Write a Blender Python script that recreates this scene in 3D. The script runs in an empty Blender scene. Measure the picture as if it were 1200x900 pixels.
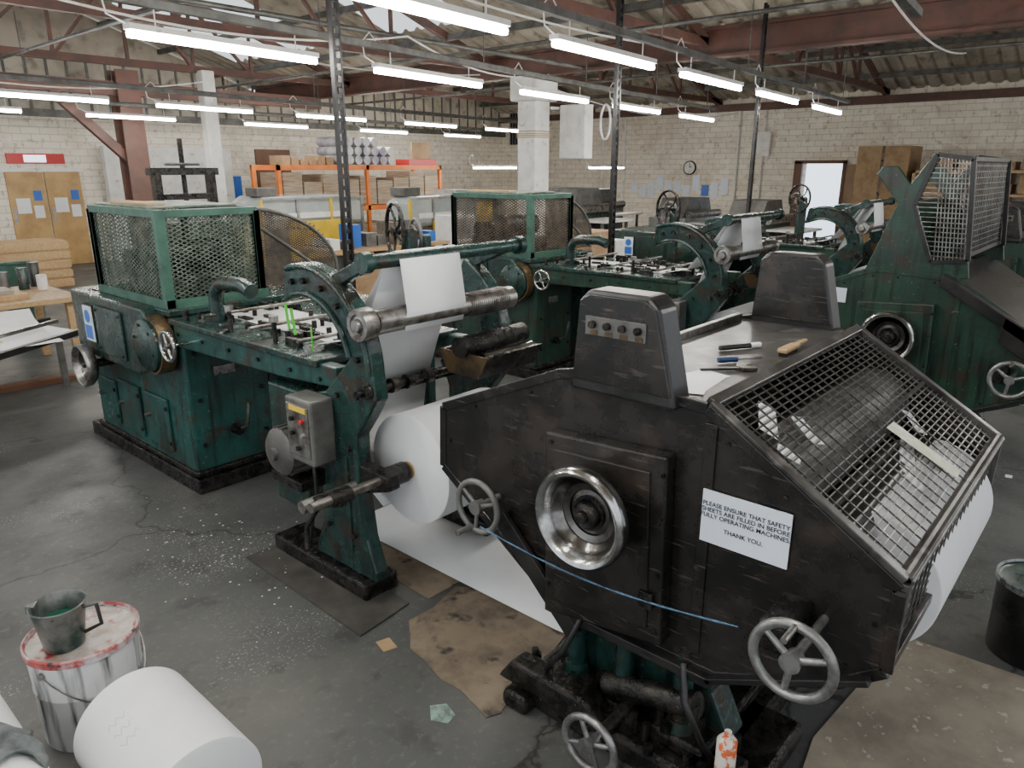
import bpy, bmesh, math, random
from mathutils import Vector, Matrix
random.seed(7)
V=Vector
# ------------------------------------------------------------------ materials
MATS={}
def mat(name,c1,c2=None,rough=.5,metal=0.,scale=6.,bump=0.,lo=.42,hi=.62,detail=6,c3=None,s3=25.,lo3=.6,hi3=.68,emit=0,stretch=None,rvar=.15,spec=.5,streak=None,sk=.6,chips=None,scratch=None):
    if name in MATS: return MATS[name]
    m=bpy.data.materials.new(name);m.use_nodes=True
    nt=m.node_tree;N=nt.nodes;L=nt.links
    b=N['Principled BSDF']
    b.inputs['Roughness'].default_value=rough
    b.inputs['Metallic'].default_value=metal
    b.inputs['Specular IOR Level'].default_value=spec
    b.inputs['Base Color'].default_value=(*c1,1)
    tc=N.new('ShaderNodeTexCoord');mp=N.new('ShaderNodeMapping')
    L.new(tc.outputs['Object'],mp.inputs[0])
    if stretch: mp.inputs['Scale'].default_value=stretch
    def layer(out,scale,detail,lo,hi,col,k=1.,vec=None):
        n3=N.new('ShaderNodeTexNoise');n3.inputs['Scale'].default_value=scale;n3.inputs['Detail'].default_value=detail
        L.new(vec or mp.outputs[0],n3.inputs['Vector'])
        r3=N.new('ShaderNodeValToRGB');r3.color_ramp.elements[0].position=lo;r3.color_ramp.elements[1].position=hi;r3.color_ramp.elements[1].color=(k,k,k,1)
        L.new(n3.outputs['Fac'],r3.inputs[0])
        mx=N.new('ShaderNodeMix');mx.data_type='RGBA'
        L.new(r3.outputs[0],mx.inputs[0]);L.new(out,mx.inputs[6]);mx.inputs[7].default_value=(*col,1);return mx.outputs[2]
    if c2:
        n=N.new('ShaderNodeTexNoise');n.inputs['Scale'].default_value=scale;n.inputs['Detail'].default_value=detail;n.inputs['Roughness'].default_value=.65
        L.new(mp.outputs[0],n.inputs['Vector'])
        r=N.new('ShaderNodeValToRGB');r.color_ramp.elements[0].position=lo;r.color_ramp.elements[1].position=hi
        r.color_ramp.elements[0].color=(*c1,1);r.color_ramp.elements[1].color=(*c2,1)
        L.new(n.outputs['Fac'],r.inputs[0]);out=r.outputs[0]
        if c3: out=layer(out,s3,5,lo3,hi3,c3)
        if streak:
            m2=N.new('ShaderNodeMapping');m2.inputs['Scale'].default_value=(1,1,.09);L.new(tc.outputs['Object'],m2.inputs[0])
            out=layer(out,26,5,.5,.68,streak,sk,m2.outputs[0])
        if scratch:
            for rot,thr in((.6,.66),(-.9,.67)):
                m4=N.new('ShaderNodeMapping');m4.inputs['Scale'].default_value=(1,.10,1);m4.inputs['Rotation'].default_value=(rot,0,0);L.new(tc.outputs['Object'],m4.inputs[0])
                out=layer(out,75,2,thr,thr+.05,scratch,.4,m4.outputs[0])
        if chips: out=layer(out,38,5,.66,.70,chips,.55)
        L.new(out,b.inputs['Base Color'])
        mr=N.new('ShaderNodeMapRange');mr.inputs[3].default_value=max(.05,rough-rvar);mr.inputs[4].default_value=min(1,rough+rvar)
        L.new(n.outputs['Fac'],mr.inputs[0]);L.new(mr.outputs[0],b.inputs['Roughness'])
        if bump:
            bp=N.new('ShaderNodeBump');bp.inputs['Strength'].default_value=bump;bp.inputs['Distance'].default_value=.02
            L.new(n.outputs['Fac'],bp.inputs['Height']);L.new(bp.outputs[0],b.inputs['Normal'])
    if emit:
        b.inputs['Emission Color'].default_value=(*c1,1);b.inputs['Emission Strength'].default_value=emit
    MATS[name]=m;return m
teal=mat('teal_paint',(.016,.076,.066),(.009,.040,.034),.30,.0,4,.25,c3=(.035,.03,.022),s3=7,lo3=.53,hi3=.66,streak=(.008,.014,.012),sk=.8,chips=(.16,.17,.15))
green=mat('green_paint',(.021,.058,.038),(.011,.034,.024),.34,0,4,.25,c3=(.04,.033,.022),s3=6,lo3=.50,hi3=.66,streak=(.008,.011,.009),sk=.85,chips=(.15,.15,.12))
gframe=mat('guard_frame_paint',(.035,.10,.07),(.02,.06,.045),.42,0,8,.2,chips=(.2,.2,.16))
dgreen=mat('dark_green_cast',(.015,.045,.038),(.007,.022,.019),.27,0,6,.5,c3=(.03,.022,.015),s3=7,lo3=.53,hi3=.64,streak=(.006,.010,.008),sk=.75,chips=(.14,.15,.13))
blackiron=mat('black_inked_steel',(.011,.0105,.0100),(.032,.027,.024),.27,.2,3.2,.10,c3=(.075,.052,.040),s3=4.5,lo3=.56,hi3=.85,rvar=.14,scratch=(.12,.10,.085))
deckm=mat('stained_deck',(.09,.085,.08),(.025,.022,.02),.33,.3,3.5,.15,c3=(.24,.22,.21),s3=9,lo3=.58,hi3=.75,rvar=.15)
blackpaint=mat('black_paint',(.010,.010,.0105),(.026,.024,.023),.32,.1,5,.12,scratch=(.06,.055,.05))
grease=mat('greasy_iron',(.008,.008,.008),(.038,.033,.028),.28,.5,14,.8)
worn=mat('worn_steel',(.34,.33,.31),(.12,.10,.085),.33,.85,12,.2)
gridsteel=mat('guard_grid_steel',(.20,.195,.185),(.09,.08,.07),.38,.8,12,.1)
dullsteel=mat('dull_handwheel_steel',(.30,.30,.29),(.15,.145,.135),.36,.7,14,.15)
meshm=mat('green_expanded_mesh',(.15,.19,.15),(.06,.085,.065),.45,.3,12,.1)
rustmesh=mat('rusty_expanded_mesh',(.15,.12,.09),(.07,.06,.05),.5,.3,8,.1)
chrome=mat('polished_steel',(.60,.60,.59),(.25,.24,.23),.2,1.,7,.05)
brass=mat('rusty_iron',(.13,.085,.04),(.04,.03,.02),.45,.5,9,.4)
paper=mat('paper_white',(.82,.83,.83),(.75,.76,.77),.6,0,2)
tpaper=mat('printed_sheet',(.62,.63,.62),(.4,.41,.4),.55,0,7)
card=mat('cardboard',(.36,.24,.13),(.27,.17,.09),.8,0,5,.1)
dirtycard=mat('dirty_cardboard',(.21,.165,.115),(.105,.083,.06),.8,0,4,.2,c3=(.03,.028,.025),s3=9,lo3=.58,hi3=.68)
mat_rub=mat('rubber_mat',(.04,.037,.033),(.07,.065,.058),.6,0,6,.3)
wood=mat('pine_wood',(.45,.30,.15),(.36,.23,.11),.55,0,4,.1,stretch=(8,1,8))
dwood=mat('brown_wood',(.16,.07,.035),(.11,.05,.025),.5,0,4,stretch=(1,1,.2))
plywood=mat('plywood_sheet',(.31,.265,.205),(.20,.17,.135),.6,0,3,.1,c3=(.42,.39,.34),s3=24,lo3=.62,hi3=.68)
redsteel=mat('oxide_red_steel',(.13,.058,.043),(.08,.045,.036),.6,0,3,.1)
greysteel=mat('grey_steel',(.14,.14,.13),(.08,.075,.07),.48,.3,5)
galv=mat('galvanised_steel',(.38,.38,.37),(.26,.26,.25),.4,.6,8)
white=mat('white_paint',(.78,.77,.73),(.66,.64,.59),.5,0,4,c3=(.4,.37,.3),s3=8,lo3=.64,hi3=.75)
redp=mat('red_paint',(.5,.03,.03),None,.4)
orange=mat('orange_paint',(.75,.2,.03),(.6,.15,.03),.45,0,4)
yellow=mat('yellow_paint',(.75,.5,.03),(.6,.4,.03),.4,0,3)
blueP=mat('blue_label',(.02,.12,.5),None,.4)
bluerope=mat('blue_rope',(.08,.16,.25),(.04,.09,.15),.8,0,60)
ink=mat('black_ink_text',(.012,.012,.02),None,.6)
signw=mat('laminated_sign',(.74,.80,.88),(.68,.74,.82),.22,0,3)
greentape=mat('green_tape',(.08,.6,.04),None,.5)
glass=mat('acrylic_panel',(.34,.38,.38),(.5,.51,.47),.10,0,1.5)
cloth=mat('grey_cloth',(.14,.16,.16),(.07,.08,.085),.9,0,10,.4)
reelstock=mat('reel_ends_mixed',(.6,.6,.6),(.3,.27,.33),.6,0,2.5,c3=(.65,.62,.55),s3=3)
tube_em=mat('fluorescent_tube',(1.,.965,.90),None,.5,emit=100)
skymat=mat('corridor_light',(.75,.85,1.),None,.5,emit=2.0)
def floor_mat():
    m=bpy.data.materials.new('concrete_floor');m.use_nodes=True;nt=m.node_tree;N=nt.nodes;L=nt.links;b=N['Principled BSDF']
    tc=N.new('ShaderNodeTexCoord')
    def noise(s,d=6,r=.6):
        n=N.new('ShaderNodeTexNoise');n.inputs['Scale'].default_value=s;n.inputs['Detail'].default_value=d;n.inputs['Roughness'].default_value=r
        L.new(tc.outputs['Object'],n.inputs['Vector']);return n.outputs['Fac']
    def ramp(inp,p0,c0,p1,c1):
        r=N.new('ShaderNodeValToRGB');e=r.color_ramp.elements;e[0].position=p0;e[1].position=p1;e[0].color=(*c0,1);e[1].color=(*c1,1);L.new(inp,r.inputs[0]);return r.outputs[0]
    def mix(f,a,c):
        x=N.new('ShaderNodeMix');x.data_type='RGBA';L.new(f,x.inputs[0]);L.new(a,x.inputs[6])
        if isinstance(c,tuple): x.inputs[7].default_value=(*c,1)
        else: L.new(c,x.inputs[7])
        return x.outputs[2]
    base=ramp(noise(1.1),.35,(.055,.058,.056),.65,(.088,.091,.087))
    base=mix(ramp(noise(.5,5),.50,(0,0,0),.64,(.75,.75,.75)),base,(.135,.127,.112))
    base=mix(ramp(noise(4,8),.54,(0,0,0),.64,(.6,.6,.6)),base,(.034,.034,.033))
    base=mix(ramp(noise(30,6),.55,(0,0,0),.7,(.5,.5,.5)),base,(.15,.15,.142))
    a=ramp(noise(75,4),.60,(0,0,0),.63,(1,1,1));p=ramp(noise(.9,3),.54,(0,0,0),.62,(.85,.85,.85))
    mm=N.new('ShaderNodeMath');mm.operation='MULTIPLY';L.new(a,mm.inputs[0]);L.new(p,mm.inputs[1])
    base=mix(mm.outputs[0],base,(.45,.45,.42))
    vo=N.new('ShaderNodeTexVoronoi');vo.feature='DISTANCE_TO_EDGE';vo.inputs['Scale'].default_value=.42
    dn=N.new('ShaderNodeTexNoise');dn.inputs['Scale'].default_value=3;dn.inputs['Detail'].default_value=6;L.new(tc.outputs['Object'],dn.inputs['Vector'])
    ad=N.new('ShaderNodeMixRGB');ad.blend_type='ADD';ad.inputs[0].default_value=.5;L.new(tc.outputs['Object'],ad.inputs[1]);L.new(dn.outputs['Color'],ad.inputs[2]);L.new(ad.outputs[0],vo.inputs['Vector'])
    base=mix(ramp(vo.outputs['Distance'],.0,(.95,.95,.95),.005,(0,0,0)),base,(.014,.014,.014))
    L.new(base,b.inputs['Base Color'])
    L.new(ramp(noise(2.5,6),.3,(.36,.36,.36),.7,(.62,.62,.62)),b.inputs['Roughness'])
    bp=N.new('ShaderNodeBump');bp.inputs['Strength'].default_value=.12;L.new(noise(25,6),bp.inputs['Height']);L.new(bp.outputs[0],b.inputs['Normal'])
    return m
def brick_mat(name,axis,c1=(.86,.80,.68),c2=(.76,.69,.56),mort=(.54,.48,.38)):
    m=bpy.data.materials.new(name);m.use_nodes=True;nt=m.node_tree;N=nt.nodes;L=nt.links;b=N['Principled BSDF']
    tc=N.new('ShaderNodeTexCoord');sp=N.new('ShaderNodeSeparateXYZ');cb=N.new('ShaderNodeCombineXYZ')
    L.new(tc.outputs['Object'],sp.inputs[0]);L.new(sp.outputs[axis],cb.inputs[0]);L.new(sp.outputs[2],cb.inputs[1])
    br=N.new('ShaderNodeTexBrick');br.inputs['Scale'].default_value=1;br.inputs['Brick Width'].default_value=.34;br.inputs['Row Height'].default_value=.14;br.inputs['Mortar Size'].default_value=.007
    br.inputs['Color1'].default_value=(*c1,1);br.inputs['Color2'].default_value=(*c2,1);br.inputs['Mortar'].default_value=(*mort,1)
    L.new(cb.outputs[0],br.inputs['Vector'])
    out=br.outputs[0]
    for s,lo,hi,k,c in((1.2,.52,.75,.65,(.42,.34,.25)),(9,.60,.66,.5,(.34,.28,.21)),(5,.56,.66,.5,(.92,.88,.8))):
        n=N.new('ShaderNodeTexNoise');n.inputs['Scale'].default_value=s;n.inputs['Detail'].default_value=8;L.new(tc.outputs['Object'],n.inputs['Vector'])
        r=N.new('ShaderNodeValToRGB');r.color_ramp.elements[0].position=lo;r.color_ramp.elements[1].position=hi;r.color_ramp.elements[1].color=(k,k,k,1);L.new(n.outputs['Fac'],r.inputs[0])
        x=N.new('ShaderNodeMix');x.data_type='RGBA';L.new(r.outputs[0],x.inputs[0]);L.new(out,x.inputs[6]);x.inputs[7].default_value=(*c,1);out=x.outputs[2]
    L.new(out,b.inputs['Base Color']);b.inputs['Roughness'].default_value=.85
    bp=N.new('ShaderNodeBump');bp.inputs['Strength'].default_value=.5;bp.inputs['Distance'].default_value=.02;L.new(br.outputs['Fac'],bp.inputs['Height']);bp.invert=True;L.new(bp.outputs[0],b.inputs['Normal'])
    return m
roofm=mat('corrugated_roof_sheet',(.50,.45,.36),(.34,.30,.24),.75,0,1.5,.1,c3=(.18,.155,.12),s3=3,lo3=.57,hi3=.72)
# ------------------------------------------------------------------ builders
COL=bpy.context.scene.collection
class G:
    def __init__(s,name,base=(0,0,0)):
        s.e=bpy.data.objects.new(name,None);s.e.location=base;s.e.empty_display_size=.2;COL.objects.link(s.e);s.b=V(base)
def fin(par,name,bm,m,smooth=False,bev=0,seg=2):
    me=bpy.data.meshes.new(name)
    bmesh.ops.recalc_face_normals(bm,faces=bm.faces[:])
    if par is not None: bmesh.ops.translate(bm,verts=bm.verts[:],vec=-par.b)
    bm.to_mesh(me);bm.free()
    if smooth:
        for p in me.polygons:p.use_smooth=True
    for mm in (m if isinstance(m,(list,tuple)) else [m]): me.materials.append(mm)
    o=bpy.data.objects.new(name,me);COL.objects.link(o)
    if par is not None:o.parent=par.e
    if smooth:
        md=o.modifiers.new('es','EDGE_SPLIT');md.split_angle=math.radians(40)
    if bev:
        md=o.modifiers.new('bevel','BEVEL');md.width=bev;md.segments=seg;md.limit_method='ANGLE'
    return o
def bbox(bm,a,b):
    x0,y0,z0=a;x1,y1,z1=b
    vs=[bm.verts.new(p) for p in [(x0,y0,z0),(x1,y0,z0),(x1,y1,z0),(x0,y1,z0),(x0,y0,z1),(x1,y0,z1),(x1,y1,z1),(x0,y1,z1)]]
    for f in [(0,1,2,3),(4,5,6,7),(0,1,5,4),(1,2,6,5),(2,3,7,6),(3,0,4,7)]: bm.faces.new([vs[i] for i in f])
def box(par,name,a,b,m,bev=.004):
    bm=bmesh.new();bbox(bm,a,b);return fin(par,name,bm,m,bev=bev)
def frame_of(d,up=None):
    d=d.normalized();u=V(up) if up else (V((0,0,1)) if abs(d.z)<.95 else V((0,1,0)))
    s=d.cross(u).normalized();u=s.cross(d).normalized();return d,s,u
def bbar(bm,p0,p1,w,h,up=None):
    p0=V(p0);p1=V(p1);d,s,u=frame_of(p1-p0,up)
    vs=[]
    for p in(p0,p1):
        for a,b in((-1,-1),(1,-1),(1,1),(-1,1)): vs.append(bm.verts.new(p+s*a*w/2+u*b*h/2))
    for f in [(0,1,2,3),(7,6,5,4),(0,4,5,1),(1,5,6,2),(2,6,7,3),(3,7,4,0)]: bm.faces.new([vs[i] for i in f])
def bar(par,name,p0,p1,w,h,m,bev=0):
    bm=bmesh.new();bbar(bm,p0,p1,w,h);return fin(par,name,bm,m,bev=bev)
def bcyl(bm,p0,p1,r,r2=None,seg=24,cap=True):
    p0=V(p0);p1=V(p1);r2=r if r2 is None else r2;d,s,u=frame_of(p1-p0)
    A=[];B=[]
    for i in range(seg):
        t=2*math.pi*i/seg;q=s*math.cos(t)+u*math.sin(t)
        A.append(bm.verts.new(p0+q*r));B.append(bm.verts.new(p1+q*r2))
    for i in range(seg): bm.faces.new([A[i],A[(i+1)%seg],B[(i+1)%seg],B[i]])
    if cap: bm.faces.new(A);bm.faces.new(B)
def cyl(par,name,p0,p1,r,m,r2=None,seg=28):
    bm=bmesh.new();bcyl(bm,p0,p1,r,r2,seg);return fin(par,name,bm,m,smooth=True)
def blathe(bm,c,axis,prof,seg=40):
    c=V(c);d,s,u=frame_of(V(axis));rings=[]
    for r,h in prof:
        ring=[]
        for i in range(seg):
            t=2*math.pi*i/seg;ring.append(bm.verts.new(c+d*h+(s*math.cos(t)+u*math.sin(t))*max(r,1e-4)))
        rings.append(ring)
    for a,b in zip(rings,rings[1:]):
        for i in range(seg): bm.faces.new([a[i],a[(i+1)%seg],b[(i+1)%seg],b[i]])
def lathe(par,name,c,axis,prof,m,seg=40):
    bm=bmesh.new();blathe(bm,c,axis,prof,seg);return fin(par,name,bm,m,smooth=True)
def btube(bm,pts,r,seg=8,closed=False):
    pts=[V(p) for p in pts];n=len(pts);rings=[];pu=None
    for i,p in enumerate(pts):
        if closed:d=pts[(i+1)%n]-pts[i-1]
        else:d=pts[min(i+1,n-1)]-pts[max(i-1,0)]
        d.normalize()
        if pu is None: _,s,u=frame_of(d)
        else:
            u=(pu-d*pu.dot(d)).normalized();s=d.cross(u)
        pu=u;rings.append([bm.verts.new(p+(s*math.cos(2*math.pi*k/seg)+u*math.sin(2*math.pi*k/seg))*r) for k in range(seg)])
    m=n if closed else n-1
    for i in range(m):
        a=rings[i];b=rings[(i+1)%n]
        for k in range(seg): bm.faces.new([a[k],a[(k+1)%seg],b[(k+1)%seg],b[k]])
    if not closed: bm.faces.new(rings[0]);bm.faces.new(rings[-1])
def tube(par,name,pts,r,m,seg=10,closed=False):
    bm=bmesh.new();btube(bm,pts,r,seg,closed);return fin(par,name,bm,m,smooth=True)
def prism(par,name,prof,x0,x1,m,bev=.005,axis='X'):
    bm=bmesh.new();A=[];B=[]
    for a,b in prof:
        if axis=='X':A.append(bm.verts.new((x0,a,b)));B.append(bm.verts.new((x1,a,b)))
        elif axis=='Y':A.append(bm.verts.new((a,x0,b)));B.append(bm.verts.new((a,x1,b)))
        else:A.append(bm.verts.new((a,b,x0)));B.append(bm.verts.new((a,b,x1)))
    n=len(A);bm.faces.new(A);bm.faces.new(B[::-1])
    for i in range(n):bm.faces.new([A[i],B[i],B[(i+1)%n],A[(i+1)%n]])
    return fin(par,name,bm,m,bev=bev)
def sheet(par,name,path,x0,x1,m,sm=True):
    bm=bmesh.new();A=[bm.verts.new((x0,y,z)) for y,z in path];B=[bm.verts.new((x1,y,z)) for y,z in path]
    for i in range(len(A)-1):bm.faces.new([A[i],B[i],B[i+1],A[i+1]])
    o=fin(par,name,bm,m,smooth=False)
    for p in o.data.polygons:p.use_smooth=sm
    md=o.modifiers.new('thick','SOLIDIFY');md.thickness=.0015
    return o
def grid(par,name,O,U,W,nu,nv,t,m,rim=.02,rm=None):
    O=V(O);U=V(U);W=V(W);nrm=U.cross(W).normalized();bm=bmesh.new()
    for i in range(1,nu): a=O+U*(i/nu);bbar(bm,a,a+W,t,t*1.2,nrm)
    for i in range(1,nv): a=O+W*(i/nv)+nrm*t*.4;bbar(bm,a,a+U,t,t,nrm)
    fin(par,name,bm,m)
    if rim:
        bm=bmesh.new()
        for a,b in((O,O+U),(O+U,O+U+W),(O+U+W,O+W),(O+W,O)): bbar(bm,a,b,rim,rim,nrm)
        fin(par,name+'_frame',bm,rm or m,bev=.003)
def diamond(par,name,O,U,W,step,t,m,rim=.025,rm=None,ratio=2.0,clip=None):
    O=V(O);U=V(U);W=V(W);lu=U.length;lw=W.length;un=U/lu;wn=W/lw;nrm=un.cross(wn).normalized();bm=bmesh.new()
    for sgn in(1,-1):
        k=ratio;ext=lw*k;c=-ext
        while c<lu+ext:
            u0=c;u1=c+sgn*k*lw;lo,hi=(0,1)
            def at(s): return u0+(u1-u0)*s
            for bound,sign in((0,1),(lu,-1)):
                fa=(u0-bound)*sign;fb=(u1-bound)*sign
                if fa<0 and fb<0: lo,hi=1,0;break
                if fa<0: lo=max(lo,fa/(fa-fb))
                elif fb<0: hi=min(hi,fa/(fa-fb))
            if hi-lo>.01:
                if clip:
                    n=24;prev=None
                    for q in range(n+1):
                        s=lo+(hi-lo)*q/n;uu=at(s);ww=s*lw
                        ok=clip(uu/lu,ww/lw)
                        if ok and prev is None: prev=(uu,ww)
                        if (not ok or q==n) and prev is not None:
                            if abs(prev[0]-uu)>.005: bbar(bm,O+un*prev[0]+wn*prev[1],O+un*uu+wn*ww,t,t*.6,nrm)
                            prev=None
                else: bbar(bm,O+un*at(lo)+wn*lo*lw,O+un*at(hi)+wn*hi*lw,t,t*.6,nrm)
            c+=step
    fin(par,name,bm,m)
    if rim:
        bm=bmesh.new()
        for a,b in((O,O+U),(O+U,O+U+W),(O+U+W,O+W),(O+W,O)): bbar(bm,a,b,rim,rim,nrm)
        fin(par,name+'_frame',bm,rm or m,bev=.003)
def spokewheel(par,name,c,axis,R,r,m,ns=4,hub=.025,curved=False,shaft=.1):
    c=V(c);d,s,u=frame_of(V(axis));bm=bmesh.new()
    btube(bm,[c+(s*math.cos(2*math.pi*i/36)+u*math.sin(2*math.pi*i/36))*R for i in range(36)],r,10,True)
    for i in range(ns):
        t=2*math.pi*i/ns+.4;q=s*math.cos(t)+u*math.sin(t);q2=s*math.cos(t+.5)+u*math.sin(t+.5)
        if curved: btube(bm,[c+q*hub*.7,c+(q*.7+q2*.3)*R*.45+d*.008,c+(q*.4+q2*.6)*R*.78,c+q2*R],r*.7,8)
        else: bcyl(bm,c+q*hub*.7,c+q*R,r*.75,r*.6,10)
    bcyl(bm,c-d*hub*.7,c+d*hub*1.0,hub,hub*.8,20)
    bcyl(bm,c,c+d*shaft,hub*.45,seg=14)
    fin(par,name,bm,m,smooth=True)
def dishwheel(par,name,c,R,m,hubm):
    k=R/.17
    def sc(p): return [(a*k,b) for a,b in p]
    lathe(par,name+'_rim',c,(1,0,0),sc([(.128,.016),(.136,-.002),(.146,-.018),(.158,-.022),(.167,-.014),(.171,.004),(.168,.028),(.155,.045),(.13,.062),(.09,.075),(0,.078)]),m,64)
    lathe(par,name+'_dish',c,(1,0,0),sc([(.05,.060),(.075,.064),(.078,.058),(.100,.052),(.103,.046),(.118,.036),(.128,.016)]),mat('oiled_steel_dish',(.22,.21,.2),(.08,.075,.07),.22,1.,7,.1),64)
    lathe(par,name+'_boss',c,(1,0,0),sc([(0,.0),(.018,.0),(.022,.006),(.022,.02),(.040,.026),(.046,.034),(.05,.060)]),hubm,32)
    cyl(par,name+'_shaft',V(c)+V((.05,0,0)),V(c)+V((.2,0,0)),.03,hubm)
def bolts(par,name,pts,axis,r,h,m):
    bm=bmesh.new()
    for p in pts: bcyl(bm,p,V(p)+V(axis)*h,r,seg=6)
    fin(par,name,bm,m)
def text(par,name,s,loc,size,m,rot=None,align='CENTER'):
    cu=bpy.data.curves.new(name,'FONT');cu.body=s;cu.size=size;cu.align_x=align;cu.align_y='CENTER';cu.extrude=.0003;cu.space_line=.95;cu.offset=size*.012
    o=bpy.data.objects.new(name,cu);COL.objects.link(o);cu.materials.append(m)
    R=Matrix(((0,0,-1),(-1,0,0),(0,1,0))) if rot is None else rot
    o.matrix_local=Matrix.Translation(V(loc)-(par.b if par else V((0,0,0))))@R.to_4x4()
    if par:o.parent=par.e
    return o
# ------------------------------------------------------------------ ROOM
XW,YW=19.6,17.6
box(None,'floor',(-4,-6,-.1),(XW+3,YW+.2,0),floor_mat(),0)
bR=brick_mat('whitewashed_block_side',1);bF=brick_mat('whitewashed_block_end',0)
bm=bmesh.new()
for a,b in(((XW,-6,0),(XW+.25,6.2,4.2)),((XW,6.2,2.1),(XW+.25,7.2,4.2)),((XW,7.2,0),(XW+.25,YW+.2,4.2))): bbox(bm,a,b)
fin(None,'wall_right',bm,bR)
box(None,'wall_end',(-3,YW,0),(XW+.2,YW+.25,3.05),bF,0)
prism(None,'wall_end_gable',[(-3,3.05),(XW+.2,3.05),(XW+.2,3.7),(15,5.2),(10.4,3.8),(5.8,5.3),(1.2,3.8),(-3,5.2)],YW+.02,YW+.2,roofm,0,axis='Y')
bm=bmesh.new()
for i in range(60): bbox(bm,(-3+i*.38,YW,3.1),(-2.95+i*.38,YW+.03,4.2))
fin(None,'trim_gable_ribs',bm,greysteel)
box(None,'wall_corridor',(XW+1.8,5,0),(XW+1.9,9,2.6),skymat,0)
def roof(name,xa,za,xb,zb,y0,y1,holes=()):
    bm=bmesh.new();p=.3;y=y0
    prof=[]
    while y<y1: prof+= [(y,0),(y+.05,.05),(y+.10,.05),(y+.15,0)];y+=p
    prof.append((y,0))
    for (ya,da),(yb,db) in zip(prof,prof[1:]):
        segs=[(0,1)]
        for h0,h1,s0,s1 in holes:
            if ya>=h0 and yb<=h1: segs=[(0,s0),(s1,1)]
        for s0,s1 in segs:
            f=lambda s,y,d:bm.verts.new((xa+(xb-xa)*s,y,za+(zb-za)*s+d))
            bm.faces.new([f(s0,ya,da),f(s1,ya,da),f(s1,yb,db),f(s0,yb,db)])
    return fin(None,name,bm,roofm)
roof('ceiling_slope_1',XW+.3,3.65,15,5.3,-3,YW+.2)
roof('ceiling_slope_2',10.4,3.9,15,5.3,-3,YW+.2,holes=((12,15,.35,.75),))
roof('ceiling_slope_3',10.4,3.9,5.8,5.4,-3,YW+.2,holes=((9,11,.25,.8),(13,16.5,.25,.8)))
roof('ceiling_slope_4',1.2,3.9,5.8,5.4,-3,YW+.2,holes=((8,10.5,.3,.8),(13,16.5,.3,.8)))
roof('ceiling_slope_5',1.2,3.9,-3.5,5.4,-3,YW+.2)
rf=G('roof_truss',(0,0,0))
bm=bmesh.new();bm2=bmesh.new()
def zr(x):
    for xa,za,xb,zb in((1.2,3.8,5.8,5.3),(5.8,5.3,10.4,3.8),(10.4,3.8,15,5.2),(15,5.2,19.8,3.6)):
        if xa<=x<=xb: return za+(zb-za)*(x-xa)/(xb-xa)
for yy in (1.2,5.4,9.6,13.8):
    for xa,xm,xb in((1.2,5.8,10.4),(10.4,15,19.6)):
        zb=3.72
        bbar(bm,(xa,yy,zb),(xb,yy,zb),.09,.12)
        for x0,x1 in((xa,xm),(xm,xb)): bbar(bm,(x0,yy,zr(x0)-.06),(x1,yy,zr(x1)-.06),.09,.12)
        q=(xb-xa)/8
        nodes=[xa+q*i for i in range(9)]
        for i in(2,3,4,5,6): bbar(bm2,(nodes[i],yy,zb),(nodes[i],yy,zr(nodes[i])-.08),.05,.05)
        for i,j in((2,3),(3,4),(6,5),(5,4)): bbar(bm2,(nodes[i],yy,zb),(nodes[j],yy,zr(nodes[j])-.1),.05,.05)
fin(rf,'chords',bm,redsteel);fin(rf,'webs',bm2,redsteel)
bm=bmesh.new()
for x in (2.3,3.5,4.7,6.9,8.1,9.3,11.5,12.7,13.9,16.1,17.3,18.5): bbar(bm,(x,-3,zr(x)-.07),(x,YW,zr(x)-.07),.07,.1)
fin(rf,'purlins',bm,greysteel)
bm=bmesh.new()
for x,w in((10.4,.2),(1.2,.2)):
    bbox(bm,(x-w/2,-3,3.86),(x+w/2,YW,3.9));bbox(bm,(x-w/2,-3,3.5),(x+w/2,YW,3.54));bbox(bm,(x-.015,-3,3.54),(x+.015,YW,3.86))
fin(None,'trim_valley_beam',bm,redsteel)
box(None,'trim_eaves_beam',(XW-.22,-3,3.45),(XW,YW,3.62),redsteel,.004)
box(None,'trim_end_beam',(-3,YW-.16,3.0),(XW,YW,3.14),greysteel,.004)
bm=bmesh.new()
for x in (15,5.8): bbar(bm,(x,-3,zr(x)-.12),(x,YW,zr(x)-.12),.1,.16)
fin(None,'trim_ridge_beam',bm,redsteel)
# sagging cables and ducts under the roof
g=G('ceiling_cables',(0,0,0));bm=bmesh.new();rr=random.Random(21)
for a,b,sag in (((1.5,7.2,3.5),(6.5,7.4,3.55),.25),((6.5,7.4,3.55),(10.3,8.2,3.5),.2),((2,9.5,3.6),(3.2,14,3.3),.3),((3.9,5.4,3.65),(10.2,5.6,3.65),.12),((4,9.6,3.65),(10.2,9.7,3.6),.18),((7,2.2,3.6),(13,2.6,3.6),.2),((10.6,8.6,3.4),(19.4,9.0,3.4),.3),((1.4,13.6,3.55),(7.0,13.6,3.5),.3)):
    a=V(a);b=V(b);btube(bm,[a.lerp(b,t/14)-V((0,0,4*sag*(t/14)*(1-t/14))) for t in range(15)],.012,6)
fin(g,'cables',bm,white,smooth=True);bm=bmesh.new()
bcyl(bm,(1.4,7.5,3.55),(10.3,7.5,3.55),.03,seg=10);bcyl(bm,(3.9,-1,3.6),(3.9,17,3.6),.025,seg=10);bcyl(bm,(8.2,-1,3.6),(8.2,17,3.6),.025,seg=10);bcyl(bm,(12.5,-1,3.6),(12.5,17,3.6),.025,seg=10)
fin(g,'conduits',bm,greysteel,smooth=True)
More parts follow.
